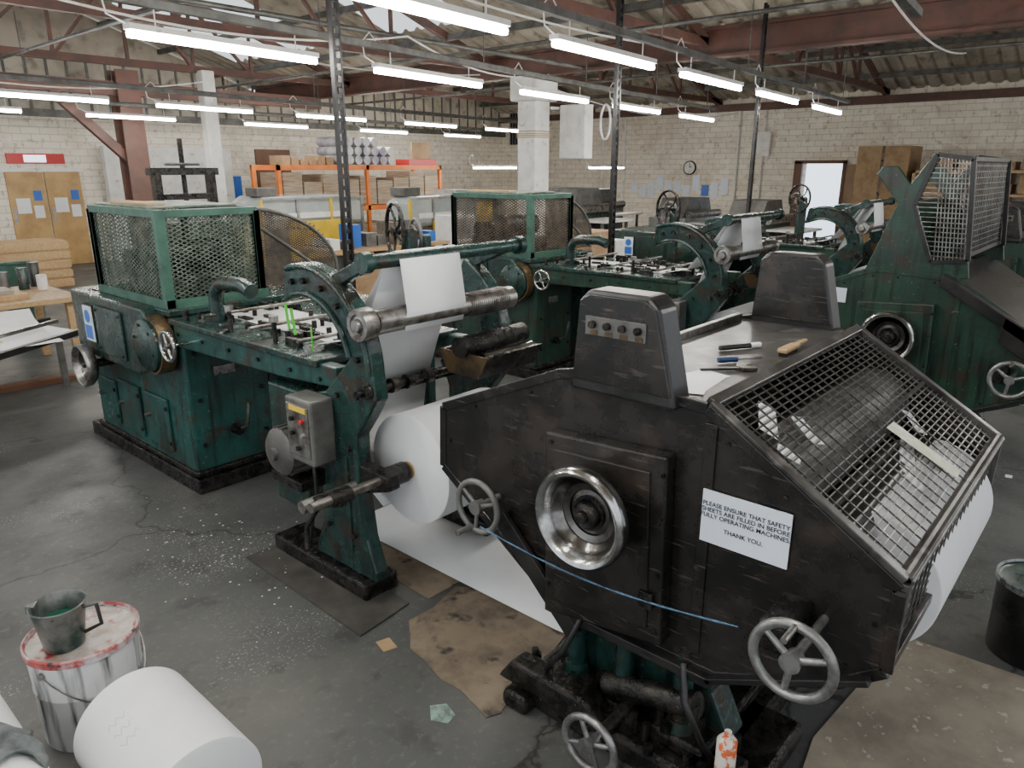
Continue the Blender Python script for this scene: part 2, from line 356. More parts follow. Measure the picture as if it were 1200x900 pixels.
# columns
g=G('concrete_column',(10.4,8.6,0))
box(g,'shaft',(10.2,8.4,0),(10.6,8.8,3.1),white,.02);box(g,'cap',(10.1,8.3,3.1),(10.7,8.9,3.5),white,.03)
bm=bmesh.new()
for z in(2.50,2.53,2.56,2.6): bbox(bm,(10.185,8.385,z),(10.615,8.815,z+.018))
fin(g,'rope_wrap',bm,wood)
g=G('concrete_column',(7.1,13.7,0));box(g,'shaft',(6.98,13.58,0),(7.22,13.82,3.7),white,.02)
g=G('steel_column',(6.15,14.95,0))
bm=bmesh.new();bbox(bm,(5.95,14.76,0),(6.35,14.80,3.72));bbox(bm,(5.95,15.10,0),(6.35,15.14,3.72));bbox(bm,(6.13,14.8,0),(6.17,15.1,3.72));bbar(bm,(6.1,14.95,2.1),(4.9,14.95,3.3),.14,.16);bbar(bm,(6.15,14.95,3.4),(10.4,14.95,3.4),.16,.24);bbar(bm,(-2,14.95,3.4),(6.15,14.95,3.4),.16,.24)
fin(g,'flanges',bm,redsteel)
for x in(3.2,6.6,10.0):
    g=G('ceiling_chain_post',(x,4.37,0));bm=bmesh.new()
    bbox(bm,(x-.035,4.35,1.05),(x-.02,4.39,4.3));bbox(bm,(x+.02,4.35,1.05),(x+.035,4.39,4.3))
    z=1.1
    while z<4.2: bbox(bm,(x-.03,4.355,z),(x+.03,4.385,z+.03));z+=.075
    fin(g,'links',bm,blackpaint)
# ------------------------------------------------------------------ LAMPS
def lamprow(y0,xs,slope=.12,z=2.82,x0=1.0,x1=13,L=1.55):
    f=lambda x:y0+slope*(x-2.3)
    if x1: 
        g=G('lighting_trunking',(x0,f(x0),z+.2));bm=bmesh.new();bbar(bm,(x0,f(x0),z+.2),(x1,f(x1),z+.2),.06,.05)
        bcyl(bm,(x0,f(x0)+.06,z+.24),(x1,f(x1)+.06,z+.24),.012,seg=6)
        for i in range(int((x1-x0)/2.2)+1):
            x=x0+i*2.2;bcyl(bm,(x,f(x),z+.2),(x,f(x),3.75),.006,seg=6)
        fin(g,'rail',bm,greysteel)
    for x in xs:
        g=G('fluorescent_lamp',(x,f(x),z))
        d=V((1,slope,0)).normalized();a=V((x,f(x),z));b=a+d*L
        bm=bmesh.new();bbar(bm,a+V((0,0,.045)),b+V((0,0,.045)),.08,.035);fin(g,'housing',bm,white)
        bm=bmesh.new();bbar(bm,a,b,.05,.042);fin(g,'tube',bm,tube_em,bev=.012)
        bm=bmesh.new();bcyl(bm,a+d*.2+V((0,0,.06)),a+d*.2+V((0,0,.17)),.005,seg=6);bcyl(bm,b-d*.2+V((0,0,.06)),b-d*.2+V((0,0,.17)),.005,seg=6)
        btube(bm,[a-d*.0+V((0,0,.06)),a-d*.12+V((0,0,.1)),a-d*.14+V((0,0,.22)),a-d*.05+V((0,0,.3)),a+d*.02+V((0,0,.24))],.006,6)
        fin(g,'hangers',bm,white)
lamprow(5.2,(-.3,2.2,4.4,6.7,9.0,11.4),x0=-.6)  # first lamp is out of frame, added to brighten the near machine faces
lamprow(3.2,(-.2,2.2,4.3,6.45,8.6,11.0),x0=-.6,slope=.09)  # first lamp here is also unseen, added as extra light on near faces
lamprow(10.4,(2.6,4.8,7.2,9.8,12.4),x0=1.0,x1=15)
lamprow(13.2,(2.4,4.9,7.9,11,14),x0=1.0,x1=16)
lamprow(1.2,(-1.5,1.2),x0=-1.8,x1=6,slope=.09)  # first lamp sits behind the camera, added to light the near faces
lamprow(-1.2,(5.5,8.5,11.5),x0=4,x1=14,slope=0)  # unseen row off to the right, added to light the right wall and press
for x,y,z in((15.5,11.0,2.0),(13.0,12.6,2.0)):
    lamprow(y,(x,),slope=0,z=z,x0=0,x1=0)
# ------------------------------------------------------------------ LEFT (INFEED) PRESS
def unwind_press(ox=0.,full=True,col=teal,guard=True,detail=True,guardcol=meshm):
    X=lambda x:x+ox
    g=G('offset_printing_press',(X(1.9),4.3,0))
    P=lambda n,pr,a,b,m,bev=.005:prism(g,n,pr,X(a),X(b),m,bev)
    B=lambda n,a,b,m,bev=.005:box(g,n,(X(a[0]),a[1],a[2]),(X(b[0]),b[1],b[2]),m,bev)
    B('plinth',(1.87,4.27,0),(2.55,6.02,.10),grease,.01)
    B('plinth_step',(1.885,4.30,.10),(2.53,5.9,.14),grease,.01)
    P('body',[(4.33,.12),(5.85,.12),(5.85,.55),(5.72,.62),(5.72,1.14),(4.9,1.16),(4.4,1.14),(4.33,1.05)],1.9,2.47,col,.02)
    P('body_far',[(4.4,.1),(5.8,.1),(5.7,1.12),(4.4,1.12)],2.47,2.85,dgreen,.02)
    for i,(y0,y1,z0,z1) in enumerate(((4.62,4.98,.2,.56),(5.05,5.4,.2,.56),(5.46,5.76,.2,.52))):
        B('access_door_%d'%i,(1.882,y0,z0),(1.9,y1,z1),col,.006);cyl(g,'door_knob_%d'%i,(X(1.855),y1-.06,z0+.2),(X(1.89),y1-.06,z0+.2),.014,worn)
        bolts(g,'door_hinges_%d'%i,[(X(1.882),y0+.01,z0+.06),(X(1.882),y0+.01,z1-.06)],(-1,0,0),.014,.012,grease)
    bolts(g,'body_bolts',[(X(x),4.33,z) for x in(1.97,2.4) for z in(.3,.6,.9)],(0,-1,0),.014,.015,grease)
    B('name_plate',(2.08,4.318,.74),(2.22,4.332,.80),worn,.002)
    tube(g,'clutch_lever',[(X(2.2),4.3,.36),(X(2.2),4.2,.40),(X(2.21),4.17,.56)],.012,worn)
    cyl(g,'lever_boss',(X(2.18),4.33,.36),(X(2.18),4.27,.36),.035,grease)
    cyl(g,'oil_cup',(X(2.02),4.34,.92),(X(2.02),4.28,.92),.025,brass)
    P('gear_box',[(4.42,.82),(4.72,.74),(5.7,.74),(5.72,1.18),(4.55,1.18),(4.38,1.05)],1.78,1.9,dgreen,.015)
    B('gear_box_lid',(1.765,4.85,.80),(1.78,5.28,1.12),dgreen,.006);bolts(g,'lid_bolts',[(X(1.765),y,z) for y in(4.88,5.25) for z in(.83,1.09)],(-1,0,0),.009,.008,grease)
    lathe(g,'gear_cover',(X(1.755),4.52,.96),(1,0,0),[(0,0),(.15,0),(.165,.012),(.168,.10),(0,.10)],dgreen)
    bm=bmesh.new();blathe(bm,(X(1.77),4.52,.96),(1,0,0),[(.170,.015),(.186,.015),(.186,.105),(.170,.105)],60);fin(g,'gear_rim',bm,brass)
    bolts(g,'gear_cover_bolts',[(X(1.757),4.52+.13*math.cos(t),.96+.13*math.sin(t)) for t in (0.3,1.35,2.4,3.45,4.5,5.5)],(-1,0,0),.01,.008,grease)
    dishwheel(g,'impression_wheel',(X(1.70),5.46,.68),.15,worn,grease)
    spokewheel(g,'register_wheel',(X(1.74),4.14,1.02),(1,0,0),.085,.012,chrome,4,.02,shaft=.14)
    B('safety_sign',(1.758,5.32,.86),(1.765,5.46,1.1),signw,0)
    lathe(g,'sign_blue_disc',(X(1.755),5.39,1.03),(1,0,0),[(0,0),(.045,0),(.045,.002)],blueP,24)
    B('sign_blue_panel',(1.755,5.335,.875),(1.758,5.445,.97),blueP,0)
    B('sign_backing',(1.765,5.31,.85),(1.78,5.47,1.11),dgreen,0)
    B('body_deck',(1.86,4.36,1.14),(2.85,5.75,1.18),dgreen,.008)
    if guard:
        z0,z1=1.2,1.74
        st=.052
        for i,(O,U,W) in enumerate((((1.9,4.42,z0),(0,1.0,0),(0,0,z1-z0)),((1.9,4.42,z0),(.62,0,0),(0,0,z1-z0)),((2.52,4.42,z0),(0,1.0,0),(0,0,z1-z0)),((1.9,5.42,z0),(.62,0,0),(0,0,z1-z0)))):
            O=(X(O[0]),O[1],O[2])
            diamond(g,'guard_mesh_%d'%i,O,U,W,st,.0056,guardcol,.045,gframe)
        for (a,b) in (((1.875,4.39,1.18),(1.885,5.44,1.235)),((1.875,4.385,1.18),(2.55,4.395,1.235))): B('guard_skirt_%d'%int(a[1]*1000+b[0]*10),a,b,gframe,0)
        B('guard_corner',(1.872,4.385,1.18),(1.93,4.44,1.765),gframe,.004)
        B('guard_top_board',(1.92,4.6,1.76),(2.5,5.4,1.775),meshm,.003);B('guard_top_plank',(1.98,4.75,1.775),(2.1,5.3,1.79),wood,.003)
        B('inner_machinery',(2.02,4.6,1.18),(2.42,5.3,1.35),grease,.03);cyl(g,'inner_cylinder',(X(1.98),4.85,1.45),(X(2.46),4.85,1.45),.10,grease);cyl(g,'inner_cylinder_b',(X(1.98),5.15,1.40),(X(2.46),5.15,1.40),.08,grease)
        clip=lambda u,w:(u**2+max(0,w-.15)**2/.72)<1.0
        diamond(g,'round_guard_mesh',(X(2.54),4.75,1.16),(.82,0,0),(0,0,.58),.034,.008,rustmesh,0,clip=clip)
        pts=[(X(2.54)+.82*math.cos(t),4.75,1.16+.09+.49*math.sin(t)) for t in [math.pi/2*i/14 for i in range(15)]]
        tube(g,'round_guard_rim',pts+[(X(2.54)+.82,4.75,1.16)],.014,greysteel)
        for k in range(0,15,3):
            p=pts[k];tube(g,'round_guard_stay_%d'%k,[p,(p[0],5.1,p[2])],.006,greysteel,6)
    P('table_apron',[(2.72,1.02),(3.2,.99),(4.36,.96),(4.36,1.10),(2.72,1.12)],1.88,1.95,col,.008)
    P('table_apron_far',[(2.72,1.02),(4.36,.96),(4.36,1.10),(2.72,1.12)],2.72,2.79,col,.008)
    bolts(g,'apron_bolts',[(X(1.88),y,1.045) for y in(2.85,3.1,3.4,3.7,4.0,4.3)],(-1,0,0),.012,.012,grease)
    B('table_top',(1.86,2.85,1.10),(2.8,4.38,1.135),dgreen,.006)
    for i,y in enumerate((3.25,3.6,3.95)): cyl(g,'table_roller_%d'%i,(X(1.95),y,1.0),(X(2.72),y,1.0),.045,grease)
    B('sheet_on_table',(2.12,3.0,1.137),(2.5,4.2,1.14),tpaper,0)
    bm=bmesh.new();rr=random.Random(3)
    for i in range(70):
        x=X(rr.uniform(1.9,2.75));y=rr.uniform(2.95,4.3);s=rr.uniform(.008,.02)
        if i%3: bcyl(bm,(x,y,1.135),(x,y,1.135+rr.uniform(.02,.06)),s,seg=10)
        else: bbox(bm,(x-s,y-.06,1.135),(x+s,y+.06,1.135+rr.uniform(.015,.05)))
    fin(g,'table_fittings',bm,grease)
    bm=bmesh.new()
    for i in range(16):
        x=X(rr.uniform(1.9,2.1));y=rr.uniform(3.0,4.3);bbar(bm,(x,y,1.145),(x+rr.uniform(-.08,.08),y+rr.uniform(-.1,.1),1.15),.015,.01)
    fin(g,'table_tools',bm,worn)
    for i,y in enumerate((3.05,3.5,4.0)): cyl(g,'register_bar_%d'%i,(X(1.9),y,1.19),(X(2.75),y,1.19),.010,worn)
    for i,y in enumerate((3.3,3.75)): 
        cyl(g,'guide_post_%d'%i,(X(1.93),y,1.13),(X(1.93),y,1.26),.012,grease);cyl(g,'guide_post_knob_%d'%i,(X(1.93),y,1.25),(X(1.93),y,1.28),.024,worn)
    if detail:
        for i,(y,z) in enumerate(((3.16,1.36),(3.11,1.34))): bar(g,'green_tape_strip_%d'%i,(X(1.93),y+.02,z),(X(1.93),y,z-.13),.014,.004,greentape)
        bar(g,'green_tape_strip_2',(X(1.93),2.97,1.27),(X(1.93),2.97,1.15),.007,.004,greentape)
    pts=[(X(2.0),4.02,1.12),(X(2.0),4.02,1.26)]+[(X(2.0),3.88+.14*math.cos(t),1.27+.11*math.sin(t)) for t in [math.pi/2*i/6 for i in range(7)]]+[(X(2.0),3.7,1.385),(X(2.0),3.62,1.36)]
    tube(g,'swan_neck_bracket',pts,.042,dgreen,14)
    cyl(g,'swan_neck_flange',(X(2.0),4.02,1.12),(X(2.0),4.02,1.15),.075,dgreen)
    def archprof():
        c=(2.90,1.13);out=[]
        for i in range(19):
            t=math.radians(112-112*i/18);R=.455;out.append((c[0]-R*math.cos(t),c[1]+R*math.sin(t)))
        out+= [(2.43,1.02),(2.50,.92),(2.58,.82),(2.585,.5),(2.56,.3),(2.50,.14),(2.50,.09),(2.98,.09),(2.98,.14),(2.90,.3),(2.87,.5),(2.86,.82),(2.93,.96),(2.80,1.00)]
        for i in range(15):
            t=math.radians(10+95*i/14);R=.30;out.append((c[0]-R*math.cos(t),c[1]+R*math.sin(t)))
        out.append((3.10,1.38))
        return out
    ap=archprof()
    P('arch_frame_near',ap,1.87,1.95,dgreen,.012);P('arch_frame_far',ap,2.72,2.80,dgreen,.012)
    c=(2.90,1.13)
    for R,nm in((.44,'outer'),(.315,'inner')):
        pts=[(X(1.864),c[0]-R*math.cos(math.radians(t)),c[1]+R*math.sin(math.radians(t))) for t in range(0 if R>.4 else 12,112,6)]
        tube(g,'arch_rib_'+nm,pts,.014,dgreen,8)
    bolts(g,'arch_bolts',[(X(1.87),c[0]-.375*math.cos(math.radians(t)),c[1]+.375*math.sin(math.radians(t))) for t in (10,30,50,70,90,105)],(-1,0,0),.016,.02,grease)
    bolts(g,'leg_bolts',[(X(1.87),y,z) for y,z in((2.64,.75),(2.82,.75),(2.64,.3),(2.84,.3),(2.7,1.0),(2.55,1.02))],(-1,0,0),.014,.018,grease)
    B('leg_web_plate',(1.862,2.66,.2),(1.872,2.80,.7),dgreen,.004)
    B('foot_near',(1.82,2.52,0),(2.02,3.32,.09),grease,.012);B('foot_far',(2.66,2.52,0),(2.86,3.32,.09),grease,.012)
    cyl(g,'tie_bar_low',(X(1.9),2.72,.5),(X(2.76),2.72,.5),.03,grease);cyl(g,'tie_bar_mid',(X(1.9),2.75,.95),(X(2.76),2.75,.95),.03,grease)
    for nm,x in(('near',1.91),('far',2.76)):
        bar(g,'roller_arm_'+nm,(X(x),2.75,1.50),(X(x),2.44,1.63),.045,.06,dgreen,.008)
    cyl(g,'top_roller',(X(1.87),2.46,1.62),(X(2.86),2.46,1.62),.032,dgreen)
    for i,x in enumerate((1.86,2.84)): cyl(g,'top_roller_bearing_%d'%i,(X(x),2.46,1.62),(X(x+.04),2.46,1.62),.045,dgreen)
    cyl(g,'draw_roller',(X(1.90),2.45,1.365),(X(2.78),2.45,1.365),.055,worn)
    bm=bmesh.new()
    for i in range(20):
        x=X(2.45+i*.014);bcyl(bm,(x,2.45,1.365),(x+.006,2.45,1.365),.060,seg=28)
    fin(g,'draw_roller_grooves',bm,worn)
    lathe(g,'roller_cap',(X(1.80),2.45,1.365),(1,0,0),[(0,.0),(.026,.0),(.03,.02),(.046,.022),(.048,.012),(.068,.012),(.072,.02),(.072,.08),(0,.09)],worn,32)
    P('ink_tray',[(2.18,1.17),(2.24,1.06),(2.44,1.06),(2.50,1.17),(2.47,1.17),(2.43,1.08),(2.25,1.08),(2.21,1.17)],2.33,2.72,grease,.003)
    P('ink_tray_end',[(2.18,1.17),(2.24,1.06),(2.44,1.06),(2.50,1.17)],2.322,2.332,brass,.002)
    cyl(g,'ink_roller',(X(2.30),2.34,1.20),(X(2.75),2.34,1.20),.05,grease);cyl(g,'ink_roller_steel',(X(2.38),2.27,1.14),(X(2.74),2.27,1.14),.028,chrome)
    cyl(g,'cross_shaft',(X(1.80),2.47,1.06),(X(2.8),2.47,1.06),.016,grease)
    bm=bmesh.new()
    for x in(1.83,1.99,2.08,2.2): bcyl(bm,(X(x),2.47,1.06),(X(x+.035),2.47,1.06),.034,seg=20)
    fin(g,'shaft_collars',bm,grease,smooth=True)
    cyl(g,'reel_spindle',(X(1.52),2.45,.635),(X(2.85),2.45,.635),.022,worn)
    cyl(g,'spindle_collar',(X(1.90),2.45,.635),(X(2.03),2.45,.635),.05,grease)
    cyl(g,'spindle_chuck',(X(1.62),2.45,.635),(X(1.72),2.45,.635),.035,grease)
    for x in(1.88,2.70): P('spindle_bracket_%d'%int(x*100),[(2.62,.52),(2.62,.68),(2.38,.67),(2.38,.60)],x,x+.07,grease,.01)
    tube(g,'spindle_slide',[(X(1.58),2.62,.56),(X(1.9),2.62,.56)],.03,worn)
    bar(g,'spindle_yoke',(X(1.66),2.64,.555),(X(1.66),2.42,.63),.05,.05,grease,.006)
    tube(g,'brake_lever',[(X(1.70),2.66,.52),(X(1.66),2.72,.40),(X(1.64),2.70,.3)],.012,grease)
    B('control_box',(1.74,2.74,.66),(1.87,2.95,.98),greysteel,.012)
    B('control_panel',(1.733,2.76,.70),(1.741,2.93,.95),worn,.003)
    for i,(y,z,m) in enumerate(((2.88,.88,grease),(2.80,.88,redp if detail else grease),(2.88,.81,grease),(2.80,.81,galv),(2.84,.74,grease))):
        cyl(g,'button_%d'%i,(X(1.718),y,z),(X(1.735),y,z),.011,m)
    B('warning_label',(1.729,2.77,.922),(1.733,2.90,.945),yellow,0)
    lathe(g,'motor',(X(1.70),3.05,.66),(1,0,0),[(0,0),(.03,0),(.035,.02),(.1,.03),(.12,.05),(.12,.22),(.09,.25),(0,.25)],greysteel)
    bm=bmesh.new()
    for i in range(18):
        t=2*math.pi*i/18;bbar(bm,(X(1.76),3.05+.122*math.cos(t),.66+.122*math.sin(t)),(X(1.90),3.05+.122*math.cos(t),.66+.122*math.sin(t)),.008,.012)
    fin(g,'motor_fins',bm,greysteel)
    B('motor_mount',(1.76,2.9,.48),(1.95,3.17,.53),grease)
    B('motor_bracket',(1.86,3.0,.3),(1.95,3.3,.95),dgreen,.01)
    tube(g,'cable_conduit',[(X(1.80),2.84,.66),(X(1.78),2.80,.5),(X(1.80),2.9,.3),(X(1.84),3.0,.12)],.010,blackpaint)
    if full:
        spokewheel(g,'large_handwheel',(X(3.0),3.6,1.62),(1,-.4,0),.17,.013,grease,5,.03,True,.12)
        spokewheel(g,'second_handwheel',(X(3.3),3.75,1.56),(1,-.4,0),.11,.012,greysteel,4,.025,True,.1)
        bar(g,'handwheel_post',(X(3.1),3.58,.0),(X(3.1),3.58,1.62),.08,.08,dgreen,.01)
        bar(g,'handwheel_post_b',(X(3.36),3.72,.0),(X(3.36),3.72,1.56),.06,.06,dgreen,.01)
        B('side_cabinet',(2.9,3.9,0),(3.5,4.6,1.05),dgreen,.02)
    w=G('paper_web',(X(2.2),2.5,0))
    path=[(3.1,1.145),(2.86,1.2),(2.62,1.48),(2.50,1.645),(2.46,1.657),(2.425,1.62),(2.39,1.40),(2.41,1.31)]
    sheet(w,'upper_web',path,X(2.04),X(2.40),paper)
    path=[(2.50,1.61),(2.62,1.4),(2.72,1.15),(2.82,.9),(2.86,.7),(2.78,.5),(2.62,.4)]
    sheet(w,'lower_web',path,X(2.03),X(2.52),paper)
    sheet(w,'floor_web',[(3.25,.012),(2.9,.012),(2.3,.012),(1.7,.014),(1.45,.04)],X(2.24),X(2.78),paper)
    r=G('paper_reel',(X(2.3),2.45,.635))
    lathe(r,'paper_roll',(X(2.06),2.45,.635),(1,0,0),[(.04,0),(.262,0),(.268,.004),(.268,.58),(.04,.585)],paper,64)
    lathe(r,'core',(X(2.05),2.45,.635),(1,0,0),[(.022,0),(.042,0),(.042,.02)],card,24)
unwind_press(0)
unwind_press(3.4,detail=False,col=green,guardcol=rustmesh)
unwind_press(6.8,detail=False,col=green,guard=False)
# ------------------------------------------------------------------ FRONT PRESS
def print_unit(ox=0.,body=blackiron,openguard=False,sign=True):
    X=lambda x:x+ox
    g=G('printing_unit',(X(1.9),1.2,0))
    P=lambda n,pr,a,b,m,bev=.005:prism(g,n,pr,X(a),X(b),m,bev)
    B=lambda n,a,b,m,bev=.005:box(g,n,(X(a[0]),a[1],a[2]),(X(b[0]),b[1],b[2]),m,bev)
    side=[(2.04,.82),(2.03,1.08),(1.45,1.325),(1.36,1.345),(.90,1.32),(.33,.95),(.33,.70),(.45,.60),(.80,.44),(1.47,.44)]
    P('side_plate_near',side,1.90,1.94,body,.008)
    P('side_plate_far',side,3.28,3.32,body,.008)
    bm=bmesh.new()
    for a,b in zip(side,side[1:]+side[:1]):
        bbar(bm,(X(1.905),a[0],a[1]),(X(1.905),b[0],b[1]),.035,.018,(1,0,0))
    fin(g,'side_edge_flange',bm,body,bev=.003)
    eb=[]
    for a,b in zip(side,side[1:]+side[:1]):
        n=max(1,int(math.dist(a,b)/.22))
        for k in range(n):
            t=(k+.5)/n;cy,cz=1.2,.9;y=a[0]+(b[0]-a[0])*t;z=a[1]+(b[1]-a[1])*t
            eb.append((X(1.90),y+(cy-y)*.05,z+(cz-z)*.08))
    bolts(g,'edge_bolts',eb,(-1,0,0),.007,.006,grease)
    P('stiffener_plate',[(.90,1.28),(.86,1.28),(.86,.50),(.90,.48)],1.893,1.90,body,.003)
    B('top_deck',(1.93,.92,1.295),(3.30,1.45,1.315),deckm,.004)
    P('rear_slope',[(1.45,1.30),(2.02,1.06),(2.02,1.04),(1.45,1.28)],1.93,3.29,deckm,.003)
    P('inner_bulkhead',[(2.0,.82),(2.0,1.05),(1.97,1.05),(1.97,.82)],1.93,3.29,blackiron,.003)
    B('deck_edge_rail',(2.0,1.40,1.315),(3.25,1.43,1.345),worn,.004)
    B('bottom_pan',(1.94,.82,.44),(3.28,1.46,.47),grease)
    P('inspection_box',[(1.45,.43),(1.46,1.13),(.99,1.16),(.97,.50)],1.84,1.90,body,.008)
    P('inspection_door',[(1.40,.50),(1.41,1.08),(1.04,1.10),(1.02,.55)],1.832,1.842,body,.004)
    bolts(g,'inspection_bolts',[(X(1.84),y,z) for y in(1.43,.995) for z in(.55,.75,.95,1.1)],(-1,0,0),.008,.008,grease)
    B('door_handle_plate',(1.82,1.00,.63),(1.833,1.05,.69),grease,.002)
    if not openguard:
        for nm,x0,x1 in(('near',1.86,1.97),('far',3.26,3.37)):
            P('tower_'+nm,[(1.37,1.30),(1.345,1.60),(1.31,1.635),(1.09,1.635),(1.055,1.60),(.985,1.30)],x0,x1,blackpaint,.012)
            P('tower_lip_'+nm,[(1.36,1.34),(1.338,1.60),(1.30,1.622),(1.10,1.622),(1.065,1.60),(1.0,1.34)],x0-.006,x0+.002,blackiron,.003)
        B('indicator_strip',(1.848,1.09,1.495),(1.856,1.31,1.555),greysteel,.002)
        for i in range(4):
            y=1.28-.055*i;cyl(g,'indicator_%d'%i,(X(1.835),y,1.53),(X(1.85),y,1.53),.012,grease);B('indicator_tag_%d'%i,(1.846,y-.018,1.498),(1.849,y+.010,1.512),brass,0)
    dishwheel(g,'impression_wheel',(X(1.71),1.215,.93),.172,chrome,grease)
    cyl(g,'wheel_bearing',(X(1.76),1.215,.93),(X(1.86),1.215,.93),.06,grease)
    spokewheel(g,'register_wheel_left',(X(1.78),1.73,.78),(1,0,0),.10,.012,greysteel,3,.028,shaft=.14)
    tube(g,'crank_handle',[(X(1.77),1.76,.69),(X(1.70),1.76,.69)],.012,worn)
    spokewheel(g,'register_wheel_right',(X(1.66),.50,.79),(1,0,0),.103,.014,dullsteel,3,.028,shaft=.25)
    tube(g,'crank_handle_right',[(X(1.65),.50,.895),(X(1.575),.50,.895)],.009,worn)
    B('wheel_bracket',(1.72,.53,.74),(1.92,.62,.83),grease,.012)
    spokewheel(g,'base_wheel',(X(1.60),1.07,.22),(1,0,0),.095,.013,dullsteel,4,.03,shaft=.24)
    bar(g,'diagonal_brace',(X(1.87),1.70,.72),(X(1.87),1.33,.36),.02,.075,blackpaint,.003)
    bar(g,'lower_rail_a',(X(1.89),1.47,.425),(X(1.89),.80,.425),.05,.035,blackpaint,.003)
    bar(g,'lower_rail_b',(X(1.89),.82,.43),(X(1.89),.36,.665),.05,.02,blackpaint,.003)
    if not openguard:
        O=(X(1.92),.90,1.33);U=(1.38,0,0);W=(0,-.575,-.36)
        grid(g,'sloped_guard',O,U,W,22,30,.0042,gridsteel,.035,deckm)
        bm=bmesh.new()
        for k in(.5,): bbar(bm,V(O)+V(W)*k,V(O)+V(W)*k+V(U),.012,.012)
        fin(g,'guard_stiffener',bm,gridsteel)
        grid(g,'end_guard',(X(1.92),.325,.97),(1.38,0,0),(0,.01,-.26),22,9,.0042,gridsteel,.035,deckm)
    else:
        for nm,x in(('near',1.90),('far',3.2)):
            P('guard_cheek_'+nm,[(1.46,1.32),(1.31,1.78),(1.46,1.96),(1.43,2.01),(1.34,2.01),(1.25,1.90),(1.14,2.09),(1.10,2.07),(1.20,1.78),(1.07,1.42),(.86,1.45),(.84,1.33)],x,x+.03,green,.005)
            bm=bmesh.new()
            for a,b in(((1.21,1.77),(1.12,2.08)),((1.12,2.08),(.92,2.05)),((.92,2.05),(.86,1.44)),((.86,1.44),(1.07,1.42)),((1.07,1.42),(1.21,1.77))): bbar(bm,(X(x),a[0],a[1]),(X(x),b[0],b[1]),.025,.03,(1,0,0))
            fin(g,'mesh_frame_'+nm,bm,blackpaint)
            bm=bmesh.new()
            for k in range(1,22):
                z=1.43+k*.03;yl=1.07+(z-1.42)*.4 if z<1.77 else 1.21-(z-1.77)*.29;yr=.86+(z-1.44)*.1
                bbar(bm,(X(x+.0),yl,z),(X(x+.0),yr,z-.004),.005,.005)
            for k in range(1,10):
                t=k/10;bbar(bm,(X(x),.86+.21*t,1.44-.02*t),(X(x),.92+.20*t,2.05+.03*t),.005,.005,(1,0,0))
            fin(g,'mesh_'+nm,bm,worn)
        grid(g,'raised_guard',(X(1.92),.90,1.46),(1.3,0,0),(0,.03,.59),26,16,.0045,greysteel,.03,blackpaint)
        P('raised_guard_back',[(1.46,1.32),(1.44,1.32),(1.29,1.78),(1.31,1.78)],1.93,3.2,green,.003)
        P('end_trough',[(.97,1.36),(.33,.98),(.33,.90),(.97,1.28)],1.80,3.28,blackpaint,.006)
        P('end_trough_lip',[(.60,1.14),(.30,.98),(.24,.84),(.30,.78),(.62,.98)],1.80,1.84,blackpaint,.006)
    cyl(g,'plate_cylinder',(X(1.95),.80,1.03),(X(3.27),.80,1.03),.15,greysteel,seg=48)
    cyl(g,'inking_roller_a',(X(1.95),.57,.90),(X(3.27),.57,.90),.06,blackpaint,seg=32)
    cyl(g,'inking_roller_b',(X(1.95),1.08,.84),(X(3.27),1.08,.84),.13,grease,seg=40)
    cyl(g,'blanket_cylinder',(X(1.95),1.66,.86),(X(3.27),1.66,.86),.12,grease,seg=40)
    P('pedestal_near',[(1.50,.14),(1.42,.30),(1.40,.46),(.86,.46),(.84,.30),(.76,.14)],1.98,2.10,dgreen,.012)
    P('pedestal_far',[(1.50,.14),(1.42,.30),(1.40,.46),(.86,.46),(.84,.30),(.76,.14)],3.0,3.12,dgreen,.012)
    bm=bmesh.new()
    for y in(1.36,1.15,.92): bcyl(bm,(X(1.93),y,.12),(X(1.93),y,.46),.035,.035,seg=18)
    for y in(1.36,.92): bcyl(bm,(X(1.93),y,.16),(X(1.93),y,.2),.055,.045,seg=18);bcyl(bm,(X(1.93),y,.40),(X(1.93),y,.44),.045,.055,seg=18)
    fin(g,'pedestal_posts',bm,dgreen,smooth=True)
    B('base_casting',(1.80,.74,.0),(3.15,1.56,.10),grease,.02)
    B('base_upper',(1.86,.80,.10),(3.1,1.50,.16),grease,.015)
    P('base_side_arm',[(1.62,.10),(1.55,.20),(1.2,.20),(1.1,.10)],1.76,1.86,grease,.015)
    B('foot_left',(1.74,1.46,.0),(1.95,1.58,.07),grease,.02);B('foot_right',(1.76,.62,.02),(2.3,.84,.10),grease,.02)
    bm=bmesh.new();rr=random.Random(5)
    for i in range(40):
        y=rr.uniform(.68,1.55);x=X(rr.uniform(1.78,1.95));z=rr.choice((.1,.12,.16));bcyl(bm,(x,y,z),(x,y,z+rr.uniform(.02,.07)),rr.uniform(.01,.03),seg=8)
    fin(g,'base_fittings',bm,grease)
    cyl(g,'base_wheel_shaft',(X(1.68),1.07,.22),(X(2.0),1.07,.22),.02,grease)
    cyl(g,'hydraulic_cylinder',(X(1.9),1.2,.20),(X(1.9),.85,.30),.045,grease)
    tube(g,'hose_a',[(X(1.88),.9,.45),(X(1.82),.86,.36),(X(1.84),.80,.22),(X(1.9),.78,.12)],.012,blackpaint)
    tube(g,'hose_b',[(X(1.86),1.3,.45),(X(1.80),1.33,.33),(X(1.82),1.42,.2),(X(1.9),1.45,.14)],.010,blackpaint)
    r=G('paper_reel',(X(2.6),.45,.62))
    lathe(r,'paper_roll',(X(2.35),.53,.70),(1,0,0),[(.04,0),(.235,0),(.24,.004),(.24,.88),(.04,.885)],paper,56)
    cyl(r,'spindle',(X(1.95),.53,.70),(X(3.27),.53,.70),.02,worn)
